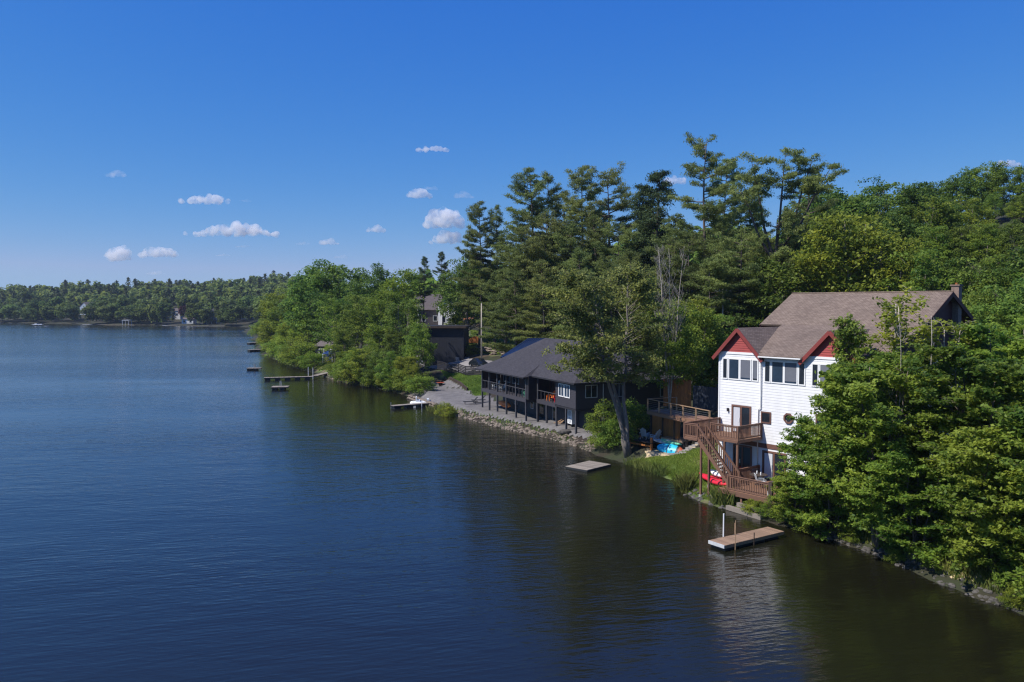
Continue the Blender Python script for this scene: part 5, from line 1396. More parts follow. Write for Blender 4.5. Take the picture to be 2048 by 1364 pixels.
for (a, c, Y0, lb, ex) in (((497, 700), (540, 698), 0, 'far dock nearest the tip of the wooded point', 0), ((496, 686), (540, 684), 0, 'far dock with a blue boat behind the tip of the point', 1), ((503, 669), (530, 669), 0, 'farthest dock showing behind the wooded point', 0)):
    p = onz(*a, .5); q = onz(*c, .5); dock(lb, p[:2], q[:2], 1.6, .55, 'grey_wood', True, .5)
def motorboat(label, x, y, rz, m, m2, s=1.0):
    t = thing('motor_boat', label, 'boat', (x, y, -.05), rz); t.scale = (s, s, s)
    b = MB(); n = 10
    for k in range(n + 1):
        f = k / n; wd = .95 * (1 - max(0, (f - .45) / .55) ** 2.2) + .02; zt = .75 + .25 * f ** 2
        b.v += [(f * 4.6, -wd, zt), (f * 4.6, -wd * .7, .05 + .3 * f ** 3), (f * 4.6, 0, -.1 + .5 * f ** 3), (f * 4.6, wd * .7, .05 + .3 * f ** 3), (f * 4.6, wd, zt)]
    for k in range(n):
        for j in range(4): b.f.append((k * 5 + j, k * 5 + j + 1, k * 5 + 6 + j, k * 5 + 5 + j))
        b.f.append((k * 5, k * 5 + 5, k * 5 + 9, k * 5 + 4))
    b.f.append((0, 4, 3, 2, 1)); b.build('hull', m, t)
    MB().prism([(2.5, -.7, .85), (2.5, .7, .85), (2.15, .65, 1.35), (2.15, -.65, 1.35)], .03).build('windscreen', M['glass_blue'], t)
    MB().box(.9, 1.9, -.6, .6, .74, 1.1).build('seat', m2, t); MB().box(-.35, .05, -.2, .2, .2, 1.15).build('outboard_motor', M['black_paint'], t)
    return t
p = onz(521, 684, .4); motorboat('small boat with blue cover at the far dock behind the point', p[0], p[1] + 2, .1, M['white_plastic'], M['cyan_plastic'], .9)
p = onz(533, 684, .4); motorboat('white boat bow at the shore end of the far dock', p[0], p[1] + 1.2, .6, M['white_plastic'], M['white_plastic'], .9)
# white pedal boat at the gravel beach
pb = thing('pedal_boat', 'white pedal boat moored at the gravel beach dock', 'boat', (-14.3, 111.6, -.05), .1)
for yy in (-.65, .65):
    b = MB(); b.tube([(0, yy, .35), (.2, yy, .2), (2.6, yy, .2), (2.9, yy, .45)], [.16, .26, .26, .12], 8); b.build('pontoon', M['white_plastic'], pb, True)
MB().box(.3, 2.6, -.6, .6, .36, .5).build('deck', M['white_plastic'], pb)
for yy in (-.32, .32):
    s = MB(); s.box(.9, 1.35, yy - .26, yy + .26, .5, .72); s.box(.75, .9, yy - .26, yy + .26, .5, 1.15); s.build('seat', M['white_plastic'], pb)
MB().box(2.3, 2.6, -.8, .8, .5, .85).build('bow_fairing', M['pale_grey'], pb)
# ------------------------------------------------------------------ the black stilt house
DO = (6.55, 81.1); TD = R(-65.4)
DH = thing('black_house', 'black timber lake house on stilts with a charcoal hip roof', 'house', (DO[0], DO[1], 0), TD)
DH.scale = (1.08, 1, 1)
def dl(u, wv, z): return local(u * 1.08, wv, z, DO, TD)
FZ, EZ = 3.42, 6.05                           # upper floor, wall top
GZ0 = 0.75
def dwall(name, x0, x1, y0, y1, z0, z1, m, expo=.18, sides='f'):
    b = MB(); b.box(x0, x1, y0, y1, z0, z1)
    if 'f' in sides: siding(b, x0, x1, z0, z1, y0, expo, None, .022)
    if 'r' in sides: siding_y(b, y0, y1, z0, z1, x1, 1, expo, None, .022)
    return b.build(name, m, DH)
dwall('wall', -4.15, -.05, 0, 12.4, FZ - .06, EZ, M['charcoal'], .18, 'fr')             # enclosed corner room
dwall('wall', -8.4, -4.16, 1.9, 12.4, FZ - .06, EZ, M['porch_inside'], .18, 'f')       # behind the small balcony
dwall('wall', -21.0, -8.45, 1.6, 12.4, FZ - .06, EZ, M['porch_inside'], .18, 'fr')     # behind the porch
dwall('wall', -9.0, -8.44, -1.0, 1.595, FZ - .06, EZ, M['black_paint'], .18, 'r')      # porch end wall
dwall('wall', -21.16, -21.04, -.88, 1.59, FZ - .06, EZ - .3, M['porch_inside'], .18, '')
dwall('lower_wall', -21.0, -.3, 1.9, 12.3, GZ0 - .5, FZ - .07, M['navy_wall'], .25, 'fr')
MB().box(-21.2, -9.0, -1.05, 1.59, FZ - .42, FZ).build('porch_floor', M['charcoal'], DH)
MB().box(-8.4, -4.16, -.02, 1.89, FZ - .42, FZ).build('balcony_floor', M['charcoal'], DH)
MB().box(-4.15, -.05, .02, 3.0, FZ - .3, FZ - .062).build('floor_beam', M['black_paint'], DH)
# stilts
def stilt(u, v, z1):
    p = dl(u, v, 0)
    MB().box(u - .09, u + .09, v - .09, v + .09, gz(p[0], p[1]) - .3, z1).build('stilt', M['grey_post'], DH)
for u in (-21.05, -18.9, -16.6, -14.1, -11.6, -9.1): stilt(u, -.95, EZ if True else FZ)
for u in (-8.3, -6.2, -4.05): stilt(u, .07, FZ - .3)
stilt(-8.3, .12, EZ)
for u in (-2.1, -.14): stilt(u, .1, FZ - .3)
def black_rail(p, q, z):
    MB().bar((*p, z + 1.02), (*q, z + 1.02), .09, .06).build('porch_rail', M['grey_post'], DH)
    n = max(1, int((Vector(p) - Vector(q)).length / .8))
    for k in range(1, n):
        x = p[0] + (q[0] - p[0]) * k / n; y = p[1] + (q[1] - p[1]) * k / n
        MB().box(x - .03, x + .03, y - .03, y + .03, z, z + 1.0).build('rail_post', M['grey_post'], DH)
black_rail((-21.05, -.95), (-9.1, -.95), FZ); black_rail((-21.05, -.9), (-21.05, 1.5), FZ); black_rail((-8.3, .08), (-4.2, .08), FZ)
# windows
window(DH, -3.35, -2.45, 4.42, 5.62, 0, M['white_trim'], M['glass_blue'], .1, mull=(-2.9,), proud=.07)
window(DH, -2.15, -1.25, 4.42, 5.62, 0, M['white_trim'], M['glass_blue'], .1, mull=(-1.7,), proud=.07)
for x0 in (-20.0, -17.6): window(DH, x0, x0 + 1.7, FZ + .9, EZ - .3, 1.6, M['pale_grey'], M['glass_blue'], .08, mull=(x0 + .85,))
window(DH, -14.4, -12.4, FZ + .05, EZ - .3, 1.6, M['black_paint'], M['glass'], .08, mull=(-13.4,), name='sliding_door')
window(DH, -7.4, -5.6, FZ + .05, EZ - .35, 1.9, M['black_paint'], M['glass'], .08, mull=(-6.5,), name='sliding_door')
for x0, x1, z0 in ((-17.6, -16.9, 1.7), (-13.3, -12.7, 1.7), (-8.0, -7.4, 1.0)): window(DH, x0, x1, z0, 2.9, 1.9, M['pale_grey'], M['glass'], .07)
window(DH, -11.2, -10.2, .9, 2.9, 1.9, M['black_paint'], M['glass'], .08, name='door')
# side wall windows (facing the white house)
def side_window(y0, y1, z0, z1, x, fm, gm, mull=None):
    b = MB(); f = .07
    b.box(x + .028, x + .07, y0 - f, y1 + f, z1, z1 + f); b.box(x + .028, x + .07, y0 - f, y1 + f, z0 - f, z0); b.box(x + .028, x + .07, y0 - f, y0, z0, z1); b.box(x + .028, x + .07, y1, y1 + f, z0, z1)
    if mull: b.box(x + .028, x + .066, mull - .03, mull + .03, z0, z1)
    o = b.build('window', fm, DH)
    MB().box(x + .03, x + .036, y0, y1, z0, z1).build('pane', gm, o)
side_window(1.15, 2.45, 4.5, 5.7, -.05, M['pale_grey'], M['glass'], 1.8)
side_window(4.6, 5.7, 4.45, 5.75, -.05, M['house_blue'], M['glass_blue'], 5.15)
side_window(10.4, 11.3, 4.2, 5.5, -.05, M['house_blue'], M['glass_blue'])
side_window(5.0, 6.2, 2.2, 2.8, -.3, M['white_trim'], M['glass'])
MB().tube([(.04, 3.2, 2.0), (.04, 3.2, EZ)], .045, 6).build('downpipe', M['grey_metal'], DH)
# roof
rb = MB()
xL, xR, yF, yB, ze, zr, yr = -21.9, .55, -.55, 13.0, 6.08, 9.9, 5.4
xa, xb = -16.2, -5.2
def facet(*pts): rb.prism(pts, .14)
facet((xL, yF - 1.0, ze - .1), (-8.2, yF - 1.0, ze - .1), (-9.6, .9, ze + 1.0), (xa - 2.4, 1.6, ze + 1.35)) if False else None
facet((xL, yF, ze), (xR, yF, ze), (xb, yr, zr), (xa, yr, zr))
facet((xR, yF, ze), (xR, yB, ze), (xb, yr, zr))
facet((xR, yB, ze), (xL, yB, ze), (xa, yr, zr), (xb, yr, zr))
facet((xL, yB, ze), (xL, yF, ze), (xa, yr, zr))
rb.build('roof', M['shingle_black'], DH, uv=True)
pr_ = MB()
pr_.prism([(-22.0, -1.6, 5.9), (-8.5, -1.6, 5.9), (-9.9, 1.4, 7.3), (-19.9, 1.4, 7.34)], .13)
pr_.prism([(-8.5, -1.6, 5.9), (-8.5, 1.0, 6.0), (-9.9, 1.4, 7.3)], .13)
pr_.prism([(-22.0, 2.2, 5.98), (-22.0, -1.6, 5.9), (-19.9, 1.4, 7.34)], .13)
pr_.build('porch_roof', M['shingle_black'], DH, uv=True)
MB().bar((-21.95, -1.62, 5.84), (-8.5, -1.62, 5.84), .04, .16).build('fascia', M['black_paint'], DH)
MB().bar((-8.47, -.58, 6.0), (.58, -.58, 6.0), .04, .16).build('fascia', M['black_paint'], DH); MB().bar((.58, -.55, 6.0), (.58, 13, 6.0), .04, .16).build('fascia', M['black_paint'], DH)
MB().box(-22, -8.5, -1.5, 1.6, 5.76, 5.79).build('porch_ceiling', M['black_paint'], DH); MB().box(-8.45, .5, -.5, 2, 5.92, 5.94).build('porch_ceiling', M['black_paint'], DH)
# navy metal-roofed rear wing
nw = MB()
P4 = [aty(1000, 714, 114.5), aty(1042, 719, 110.5), aty(1092, 676, 113), aty(1056, 676, 117)]
iv = Matrix.Translation((DO[0], DO[1], 0)) @ Matrix.Rotation(TD, 4, 'Z') @ Matrix.Diagonal((1.08, 1, 1, 1)); iv = iv.inverted()
L4 = [iv @ Vector(p) for p in P4]
nw.prism(L4, .12); nw.build('metal_roof', M['blue_metal'], DH)
sm = MB()
for k in range(1, 8):
    f = k / 8; sm.bar(L4[0].lerp(L4[1], f) + Vector((0, 0, .02)), L4[3].lerp(L4[2], f) + Vector((0, 0, .02)), .05, .07)
sm.build('roof_seam', M['blue_metal'], DH)
bk = MB(); q0, q1, q2, q3 = L4
bk.prism([q3, q2, Vector((q2.x + (q2 - q1).x, q2.y + (q2 - q1).y, q1.z)), Vector((q3.x + (q3 - q0).x, q3.y + (q3 - q0).y, q0.z))], .12); bk.build('metal_roof', M['blue_metal'], DH)
wg = MB(); e0 = q0.lerp(q3, .15); e1 = q1.lerp(q2, .15); e2 = Vector((q2.x + (q2 - q1).x * .8, q2.y + (q2 - q1).y * .8, 0)); e3 = Vector((q3.x + (q3 - q0).x * .8, q3.y + (q3 - q0).y * .8, 0))
ring = [(p.x, p.y) for p in (e0, e1, e2, e3)]
for k in range(4):
    a, c = ring[k], ring[(k + 1) % 4]; wg.quad((*a, 2.5), (*c, 2.5), (*c, q0.z + .2), (*a, q0.z + .2))
wg.build('wing_wall', M['black_paint'], DH)

# things around the black house
hp = thing('heat_pump', 'white double-fan heat pump unit under the black house', 'heat pump', dl(-3.2, 1.35, gz(*dl(-3.2, 1.35, 0)[:2]) + .3), TD)
MB().box(-.5, .5, -.2, .2, 0, 1.5).build('cabinet', M['white_plastic'], hp)
for z in (.4, 1.1):
    MB().tube([(0, -.205, z), (0, -.23, z)], .29, 18).build('fan_grille', M['pale_grey'], hp)
for x in (-.4, .4): MB().box(x - .05, x + .05, -.2, .2, -.3, 0).build('foot', M['black_float'], hp)
def adirondack(label, loc, rz, m, group=None):
    c = thing('adirondack_chair', label, 'chair', loc, rz, group)
    for k in range(5): MB().prism([(-.27 + k * .11, -.3, .42), (-.175 + k * .11, -.3, .42), (-.175 + k * .11, .2, .28), (-.27 + k * .11, .2, .28)], .02).build('seat_slat', m, c)
    for k in range(5):
        h = .95 + .08 * (2 - abs(k - 2)); x = -.27 + k * .11; MB().prism([(x, .18, .28), (x + .095, .18, .28), (x + .1, .18 + h * .35, h), (x - .01, .18 + h * .35, h)], .02).build('back_slat', m, c)
    for s in (-1, 1):
        MB().box(s * .34 - .07, s * .34 + .07, -.36, .4, .56, .585).build('armrest', m, c)
        MB().box(s * .31 - .04, s * .31 + .04, -.32, -.26, 0, .558).build('leg', m, c); MB().bar((s * .29, .5, .02), (s * .29, -.25, .38), .03, .1).build('leg', m, c)
    return c
adirondack('red adirondack chair behind the small balcony rail of the black house', dl(-5.4, .75, FZ), TD, M['red_plastic'])
adirondack('orange adirondack chair beside the red one on the small balcony', dl(-6.6, .75, FZ), TD, M['orange_plastic'])
adirondack('green adirondack chair on the long porch of the black house', dl(-11.3, .1, FZ), TD, M['green_plastic'])
adirondack('coral adirondack chair at the end of the long porch', dl(-9.9, .1, FZ), TD, M['orange_plastic'])
adirondack('pale adirondack chair in the middle of the long porch', dl(-17.4, .1, FZ), TD, M['pale_grey'])
adirondack('white adirondack chair near the far end of the long porch', dl(-19.4, .1, FZ), TD, M['white_plastic'])
kz_ = dl(-18.6, 1.2, 0); kk = kayak('orange kayak leaning under the porch of the black house', 0, 0, 0, 0, 3.0, M['orange_plastic']); kk.location = (kz_[0], kz_[1], gz(kz_[0], kz_[1]) + .5); kk.rotation_euler = (1.1, .12, TD + .15)
lp = thing('lumber_stack', 'scrap boards leaning under the small balcony of the black house', 'lumber', dl(-5.1, .9, gz(*dl(-5.1, .9, 0)[:2])), TD)
for k in range(6):
    MB().bar((-.6 + .2 * k, -.3 + .05 * k, .04), (.1 + .12 * k, .7, .55 + .1 * (k % 3)), .14, .04).build('plank', M['tan_wood'], lp)
bl = MB(); bl.blob((0, 0, .25), (.75, .4, .28), 10, 6, .1, random.Random(2)); o = bl.build('boulder', M['stone_dark']); o.location = dl(-1.3, -.5, gz(*dl(-1.3, -.5, 0)[:2])); tag(o, 'flat dark boulder on the gravel below the corner stilts', 'boulder')
# sun lounger on the gravel
def lounger(label, x, y, rz):
    t = thing('sun_lounger', label, 'sun lounger', (x, y, gz(x, y) + .05), rz)
    MB().prism([(-.3, -1.0, .36), (.3, -1.0, .36), (.3, .25, .36), (-.3, .25, .36)], .05).build('seat', M['black_fabric'], t)
    MB().prism([(-.3, .25, .36), (.3, .25, .36), (.3, .85, .95), (-.3, .85, .95)], .05).build('backrest', M['black_fabric'], t)
    for s in (-1, 1):
        MB().bar((s * .32, -1.05, .34), (s * .32, .9, .34), .04, .05).build('side_rail', M['black_paint'], t)
        for y_ in (-.8, .6): MB().box(s * .32 - .02, s * .32 + .02, y_ - .02, y_ + .02, 0, .33).build('leg', M['black_paint'], t)
lounger('black sun lounger on the gravel beside the black house', -5.4, 104.6, R(-80))
lounger('second black sun lounger just behind the other on the gravel', -4.4, 106.0, R(-80))
# fire pit, benches on the patio
fp_ = thing('fire_bowl', 'dark fire bowl on the gravel beach patio', 'fire pit', (-11.4, 126.5, gz(-11.4, 126.5) + .03), 0)
MB().tube([(0, 0, .0), (0, 0, .3), (0, 0, .5)], [.25, .3, .62], 14).build('bowl', M['dark_timber'], fp_); MB().tube([(0, 0, .5), (0, 0, .53)], .66, 14).build('rim', M['rust_orange'], fp_)
for k, (x, y, rz, lb) in enumerate([(-14.2, 128.6, .3, 'dark picnic bench in the tree shade on the patio'), (-12.2, 130.0, -.5, 'dark bench behind the fire bowl')]):
    t = thing('bench', lb, 'bench', (x, y, gz(x, y) + .03), rz)
    MB().box(-.9, .9, -.2, .2, .42, .48).build('seat', M['dark_timber'], t)
    for s in (-.7, .7): MB().box(s - .05, s + .05, -.18, .18, 0, .42).build('leg', M['dark_timber'], t)
# stone edging of the gravel beach
eb = thing('stone_wall', 'low stone edging wall of the gravel beach', 'stone wall', (-13.0, 113.0, 0))
rnd = random.Random(8)
for k in range(46):
    f = k / 45; x = -15.4 + 5.0 * f; y = 118.6 - 10.6 * f
    for j in range(2):
        o = put('stone', rnd.choice(ST_L), eb, None, (x + 13.0 + rnd.uniform(-.1, .1) + .1 * j, y - 113.0 + rnd.uniform(-.1, .1), .12 + .34 * j), (rnd.uniform(-.2, .2), rnd.uniform(-.2, .2), rnd.uniform(0, 6))); o.scale = [rnd.uniform(.5, .75)] * 3
tw = thing('timber_wall', 'dark timber retaining wall at the foot of the sunny lawn bank', 'retaining wall', (0, 0, 0))
for k in range(7):
    x0 = -11.3 + k * .66; y0 = 132.4 - k * 1.85
    for j in range(2): MB().bar((x0, y0, gz(x0, y0) + .1 + j * .24), (x0 + .64, y0 - 1.8, gz(x0 + .64, y0 - 1.8) + .1 + j * .24), .2, .22).build('timber', M['dark_timber'], tw)
# slatted black fence above the lawn
fn = thing('slat_fence', 'black horizontal slat fence at the top of the lawn bank', 'fence', (0, 0, 0))
FA, FB = np.array((-13.0, 138.5)), np.array((-5.0, 127.6)); nb_ = 6
for k in range(nb_):
    a = FA + (FB - FA) * k / nb_; c = FA + (FB - FA) * (k + 1) / nb_; za, zc = gz(*a), gz(*c)
    MB().box(a[0] - .06, a[0] + .06, a[1] - .06, a[1] + .06, za - .2, za + 1.65).build('post', M['black_paint'], fn)
    for j in range(6):
        MB().bar((a[0] - .05, a[1] - .09, za + .3 + j * .25), (c[0] - .05, c[1] - .09, zc + .3 + j * .25), .03, .19).build('slat', M['black_paint'], fn)
# black box building
bb = thing('black_box_building', 'tall windowless black box building with flat overhanging roof', 'building', (*aty(888, 700, 145)[:2], 0), R(-3)); bb.scale = (1.08, 1.08, 1)
zb0, zt0 = 1.8, float(aty(888, 656, 145)[2])
MB().box(-3.35, 3.35, 0, 8, zb0, zt0).build('wall', M['box_wall'], bb)
vb = MB()
for x in np.arange(-3.2, 3.3, .4): vb.box(x, x + .04, -.012, -.002, zb0, zt0 - .02)
vb.build('batten', M['box_wall'], bb, kind='stuff')
MB().box(-3.75, 3.8, -.5, 8.4, zt0 + .003, zt0 + .33).build('roof', M['black_paint'], bb); MB().box(-3.8, 3.85, -.56, -.505, zt0 - .02, zt0 + .36).build('fascia', M['dark_timber'], bb)
MB().box(2.0, 2.6, -.15, -.035, 3.6, 4.5).build('meter_box', M['blind'], bb)
# light poles
def upole(label, px, ytop, Y, bar=True, lamp=False, r=.13, cap=False):
    p = aty(px, ytop, Y); z0 = gz(p[0], Y)
    t = thing('utility_pole', label, 'utility pole', (float(p[0]), Y, z0 - .3), 0)
    h = float(p[2] - z0 + .3)
    MB().tube([(0, 0, 0), (0, 0, h)], [r, r * .7], 9).build('pole', M['pole_wood'], t, True)
    if bar:
        MB().bar((-1.0, 0, h - .5), (1.0, 0, h - .5), .09, .12).build('cross_arm', M['pole_wood'], t)
        for x in (-.9, -.4, .4, .9): MB().tube([(x, 0, h - .44), (x, 0, h - .25)], .04, 6).build('insulator', M['pale_grey'], t)
    if cap: MB().tube([(.28, -.1, h - 2.6), (.28, -.1, h - 1.8)], .2, 10).build('transformer', M['pale_grey'], t)
    if lamp: MB().tube([(0, 0, h), (.05, -.05, h + .25)], [.03, .06], 6).build('pole_cap', M['grey_metal'], t)
    return t
U1 = upole('tall pale bare utility pole on the road edge behind the fence', 963, 607, 138, False, True, .15)
U2 = upole('utility pole with transformer left of the grey house', 835, 606, 158, True, False, .14, True)
U3 = upole('thinner utility pole just behind the transformer pole', 827, 608, 176, True, False, .12)
U4 = upole('grey utility pole standing against the pines left of the white house', 1446, 574, 97, True, False, .13)
def wire(label, a, c, sag=.8):
    pts = [Vector(a).lerp(Vector(c), f) + Vector((0, 0, -sag * 4 * f * (1 - f))) for f in np.linspace(0, 1, 13)]
    o = MB().tube(pts, .014, 4, False).build('power_line', M['black_paint']); tag(o, label, 'power line')
ptop = lambda o, dz: (o.location.x, o.location.y, o.children[0].dimensions.z + o.location.z - dz)
bpy.context.view_layer.update()
wire('upper power line from the transformer pole to the bare road pole', ptop(U2, .3), ptop(U1, .4)); wire('lower power line from the transformer pole to the bare road pole', ptop(U2, 1.4), ptop(U1, 1.4))
wire('power line between the bare road pole and the pole by the pines', ptop(U1, .5), ptop(U4, .6), 1.4)
# car
cr = thing('parked_car', 'black car parked behind the slat fence', 'car', (-5.6, 134.5, gz(-5.6, 134.5) + .06), R(-62))
sec = [(-2.2, .45, .75, .0), (-2.1, .35, .95, .02), (-1.2, .3, 1.0, .45), (-.6, .3, 1.0, .62), (.5, .3, 1.0, .62), (1.1, .3, .98, .3), (2.05, .35, .85, .0), (2.25, .45, .65, 0)]
b = MB()
for x, zb_, zs, cab in sec:
    b.v += [(x, -.88, zb_), (x, -.92, (zb_ + zs) / 2), (x, -.86, zs), (x, -.62, zs + cab), (x, .62, zs + cab), (x, .86, zs), (x, .92, (zb_ + zs) / 2), (x, .88, zb_)]
for k in range(len(sec) - 1):
    for j in range(8): b.f.append((k * 8 + j, k * 8 + (j + 1) % 8, k * 8 + 8 + (j + 1) % 8, k * 8 + 8 + j))
b.f.append(tuple(range(8))); b.f.append(tuple((len(sec) - 1) * 8 + j for j in reversed(range(8))))
b.build('body', M['car_paint'], cr, True)
for s in (-1, 1):
    MB().quad((-.95, s * .815, 1.08), (.72, s * .815, 1.08), (.45, s * .672, 1.55), (-.6, s * .672, 1.55)).build('side_window', M['glass'], cr)
    for x in (-1.35, 1.4):
        wl = MB().tube([(x, s * .95, .33), (x, s * .72, .33)], .33, 14).build('wheel', M['tyre'], cr); MB().tube([(x, s * .96, .33), (x, s * .945, .33)], .2, 10).build('rim', M['grey_metal'], wl)
    MB().box(2.2, 2.27, s * .6 - .15, s * .6 + .15, .58, .7).build('headlight', M['pale_grey'], cr)
# roadside stone wall
sw = thing('stone_wall', 'mossy stone retaining wall on the far side of the road', 'stone wall', (-5, 147, 0))
for k in range(90):
    f = rnd.random(); x = -11 + 11.5 * f; y = 153.0 - 11.0 * f; z0 = gz(x, y); j = rnd.randrange(3)
    o = put('stone', rnd.choice(ST_L), sw, None, (x + 5 + rnd.uniform(-.15, .15), y - 147 + .12 * j, z0 + .2 + j * .42), (rnd.uniform(-.2, .2), rnd.uniform(-.2, .2), rnd.uniform(-.4, .4) - .75)); o.scale = (rnd.uniform(.8, 1.3), .8, rnd.uniform(.7, 1.0))
# umbrella and orange steps across the road
q = aty(940, 660, 166); gq = gz(q[0], 166)
um = thing('patio_umbrella', 'open rust-orange patio umbrella across the road', 'umbrella', (float(q[0]), 166, gq), 0)
ht = float(aty(940, 634, 166)[2] - gq)
b = MB(); rg = [(1.55 * math.cos(a), 1.55 * math.sin(a), ht - .45) for a in np.linspace(0, 6.283, 9)[:-1]]
for k in range(8): b.poly([rg[k], rg[(k + 1) % 8], (0, 0, ht)])
b.build('canopy', M['umbrella'], um); MB().tube([(0, 0, 0), (0, 0, ht)], .035, 6).build('pole', M['pale_grey'], um); MB().tube([(0, 0, 0), (0, 0, .1)], .3, 10).build('base', M['concrete'], um)
q = aty(948, 672, 156); gq = gz(q[0], 156)
os_ = thing('garden_steps', 'orange wooden landing with steps on the lawn across the road', 'steps', (float(q[0]), 156, gq), 0)
MB().box(-.1, .95, -.5, .5, 0, 1.25).build('landing', M['orange_wood'], os_)
for k in range(5): MB().box(-.12 - .35 * (k + 1), -.12 - .35 * k, -.5, .5, 0, 1.05 - .21 * k).build('step', M['orange_wood'], os_)
for x in (0, .85): MB().box(x, x + .08, -.5, -.42, 1.25, 2.1).build('rail_post', M['tan_wood'], os_)

# ------------------------------------------------------------------ neighbour's deck and terrace between the houses
nd = thing('cable_rail_deck', 'raised wooden deck with posts and cable rail between the houses', 'deck', (0, 0, 0))
E0, E1 = np.array((12.55, 73.2)), np.array((16.2, 64.9)); dv = (E1 - E0) / np.linalg.norm(E1 - E0); nv = np.array((-dv[1], dv[0]))
Ld = np.linalg.norm(E1 - E0); DZ = 4.3
npk = 16
for k in range(npk):
    a = E0 + nv * (.15 * k); c = E1 + nv * (.15 * k)
    MB().bar((a[0], a[1], DZ - .02), (c[0], c[1], DZ - .02), .14, .04).build('plank', M['deck_floor'], nd)
MB().bar((*(E0 - nv * .1), DZ - .2), (*(E1 - nv * .1), DZ - .2), .06, .3).build('rim_joist', M['deck_floor'], nd)
for k in range(6):
    a = E0 - nv * .02 + dv * (Ld * k / 5)
    MB().box(a[0] - .06, a[0] + .06, a[1] - .06, a[1] + .06, DZ - .3, DZ + 1.02).build('rail_post', M['tan_wood'], nd)
    g_ = gz(a[0], a[1])
    if g_ < DZ - .4: a2 = a + nv * .4; MB().box(a2[0] - .08, a2[0] + .08, a2[1] - .08, a2[1] + .08, g_ - .2, DZ - .3).build('post', M['dark_timber'], nd)
a, c = E0 - nv * .02, E1 - nv * .02
MB().bar((*a, DZ + 1.04), (*c, DZ + 1.04), .14, .045).build('hand_rail', M['tan_wood'], nd)
a2 = a + nv * 3.2; MB().bar((*a, DZ + 1.04), (*a2, DZ + 1.04), .14, .045).build('hand_rail', M['tan_wood'], nd); MB().box(a2[0] - .06, a2[0] + .06, a2[1] - .06, a2[1] + .06, DZ - .3, DZ + 1.02).build('rail_post', M['tan_wood'], nd)
for j in range(5): MB().tube([(*a, DZ + .15 + j * .17), (*c, DZ + .15 + j * .17)], .006, 4).build('cable', M['grey_metal'], nd)
def board_panel(name, label, p, q, z0, z1, n, m, cat):
    t = thing(name, label, cat, (p[0], p[1], 0)); p = np.array(p, float); q = np.array(q, float); d = (q - p) / n; rn = random.Random(n)
    for k in range(n):
        a = d * k; c = d * (k + .96); nn = np.array((-d[1], d[0])) / np.linalg.norm(d) * .03
        o = MB().prism([(a[0], a[1], z0), (c[0], c[1], z0), (c[0], c[1], z1 + rn.uniform(-.02, .02)), (a[0], a[1], z1)], .03).build('board', M[m], t)
    return t
board_panel('board_screen', 'orange-stained board screen under the cable rail deck', (13.0, 74.2), (14.9, 70.2), 1.3, 4.0, 16, 'orange_wood', 'screen')
board_panel('board_screen', 'tall orange-brown privacy screen behind the cable rail deck', (15.0, 78.6), (17.5, 77.4), 4.0, 6.7, 14, 'orange_wood', 'screen')
board_panel('board_fence', 'navy board fence between the privacy screen and the white house', (17.6, 77.2), (22.4, 71.6), 4.0, 6.2, 22, 'navy_wall', 'fence')
# terrace: platform with two chairs, boat, ramp, pavers
pf = thing('low_platform', 'rough orange timber platform at the foot of the leaning tree', 'platform', (12.3, 72.1, gz(12.3, 72.1)), R(-50))
MB().box(-1.5, 1.3, -.9, .9, .5, .58).build('top', M['dark_timber'], pf)
for x, y in ((-1.4, -.8), (1.2, -.8), (-1.4, .8), (1.2, .8)): MB().box(x - .09, x + .09, y - .09, y + .09, -.2, 1.05 if x > 0 and y < 0 else .7).build('post', M['orange_wood'], pf)
for y in (-.88, .88): MB().box(-1.5, 1.3, y - .03, y + .03, .2, .34).build('rail', M['orange_wood'], pf)
z_ = gz(12.3, 72.1) + .58
adirondack('pale grey adirondack chair tilted on the timber platform, nearer the tree', (12.2, 72.7, z_), R(150), M['pale_grey'])
adirondack('pale grey adirondack chair on the timber platform, nearer the turquoise boat', (13.0, 71.7, z_), R(-150), M['pale_grey'])
tbt = thing('inflatable_boat', 'turquoise inflatable boat with black and rust end lying on the sand', 'boat', (14.0, 69.6, gz(14, 69.6) + .12), R(-40))
tbt.rotation_euler = (R(52), R(4), R(-40))
def hull(name, x0, x1, m, k=1.0):
    b = MB(); n = 12; rg = 12
    for i in range(n + 1):
        x = x0 + (x1 - x0) * i / n; e = max(.02, 1 - abs(x / 1.28) ** 2.6); wd = .5 * e ** .5 * k; ht = .27 * e ** .4 * k
        for j in range(rg): a_ = 2 * math.pi * j / rg; b.v.append((x, math.cos(a_) * wd, .28 + math.sin(a_) * ht * (1 if math.sin(a_) < 0 else .75)))
    for i in range(n):
        for j in range(rg): b.f.append((i * rg + j, i * rg + (j + 1) % rg, (i + 1) * rg + (j + 1) % rg, (i + 1) * rg + j))
    b.f.append(tuple(range(rg))); b.f.append(tuple(n * rg + j for j in reversed(range(rg))))
    return b.build(name, M[m], tbt, True)
hull('hull', -1.27, .8, 'cyan_plastic'); hull('bow_cap', .8, 1.27, 'rust_orange'); hull('band', .66, .84, 'black_float', 1.02); hull('band', -.2, -.12, 'black_float', 1.01)
for x_ in (.32, .55): MB().tube([(x_, -.42, .12), (x_ + .004, -.5, .02)], .1, 12).build('disc', M['pale_grey'], tbt); MB().tube([(x_, -.5, .03), (x_ + .002, -.52, .005)], .055, 10).build('valve', M['black_float'], tbt)
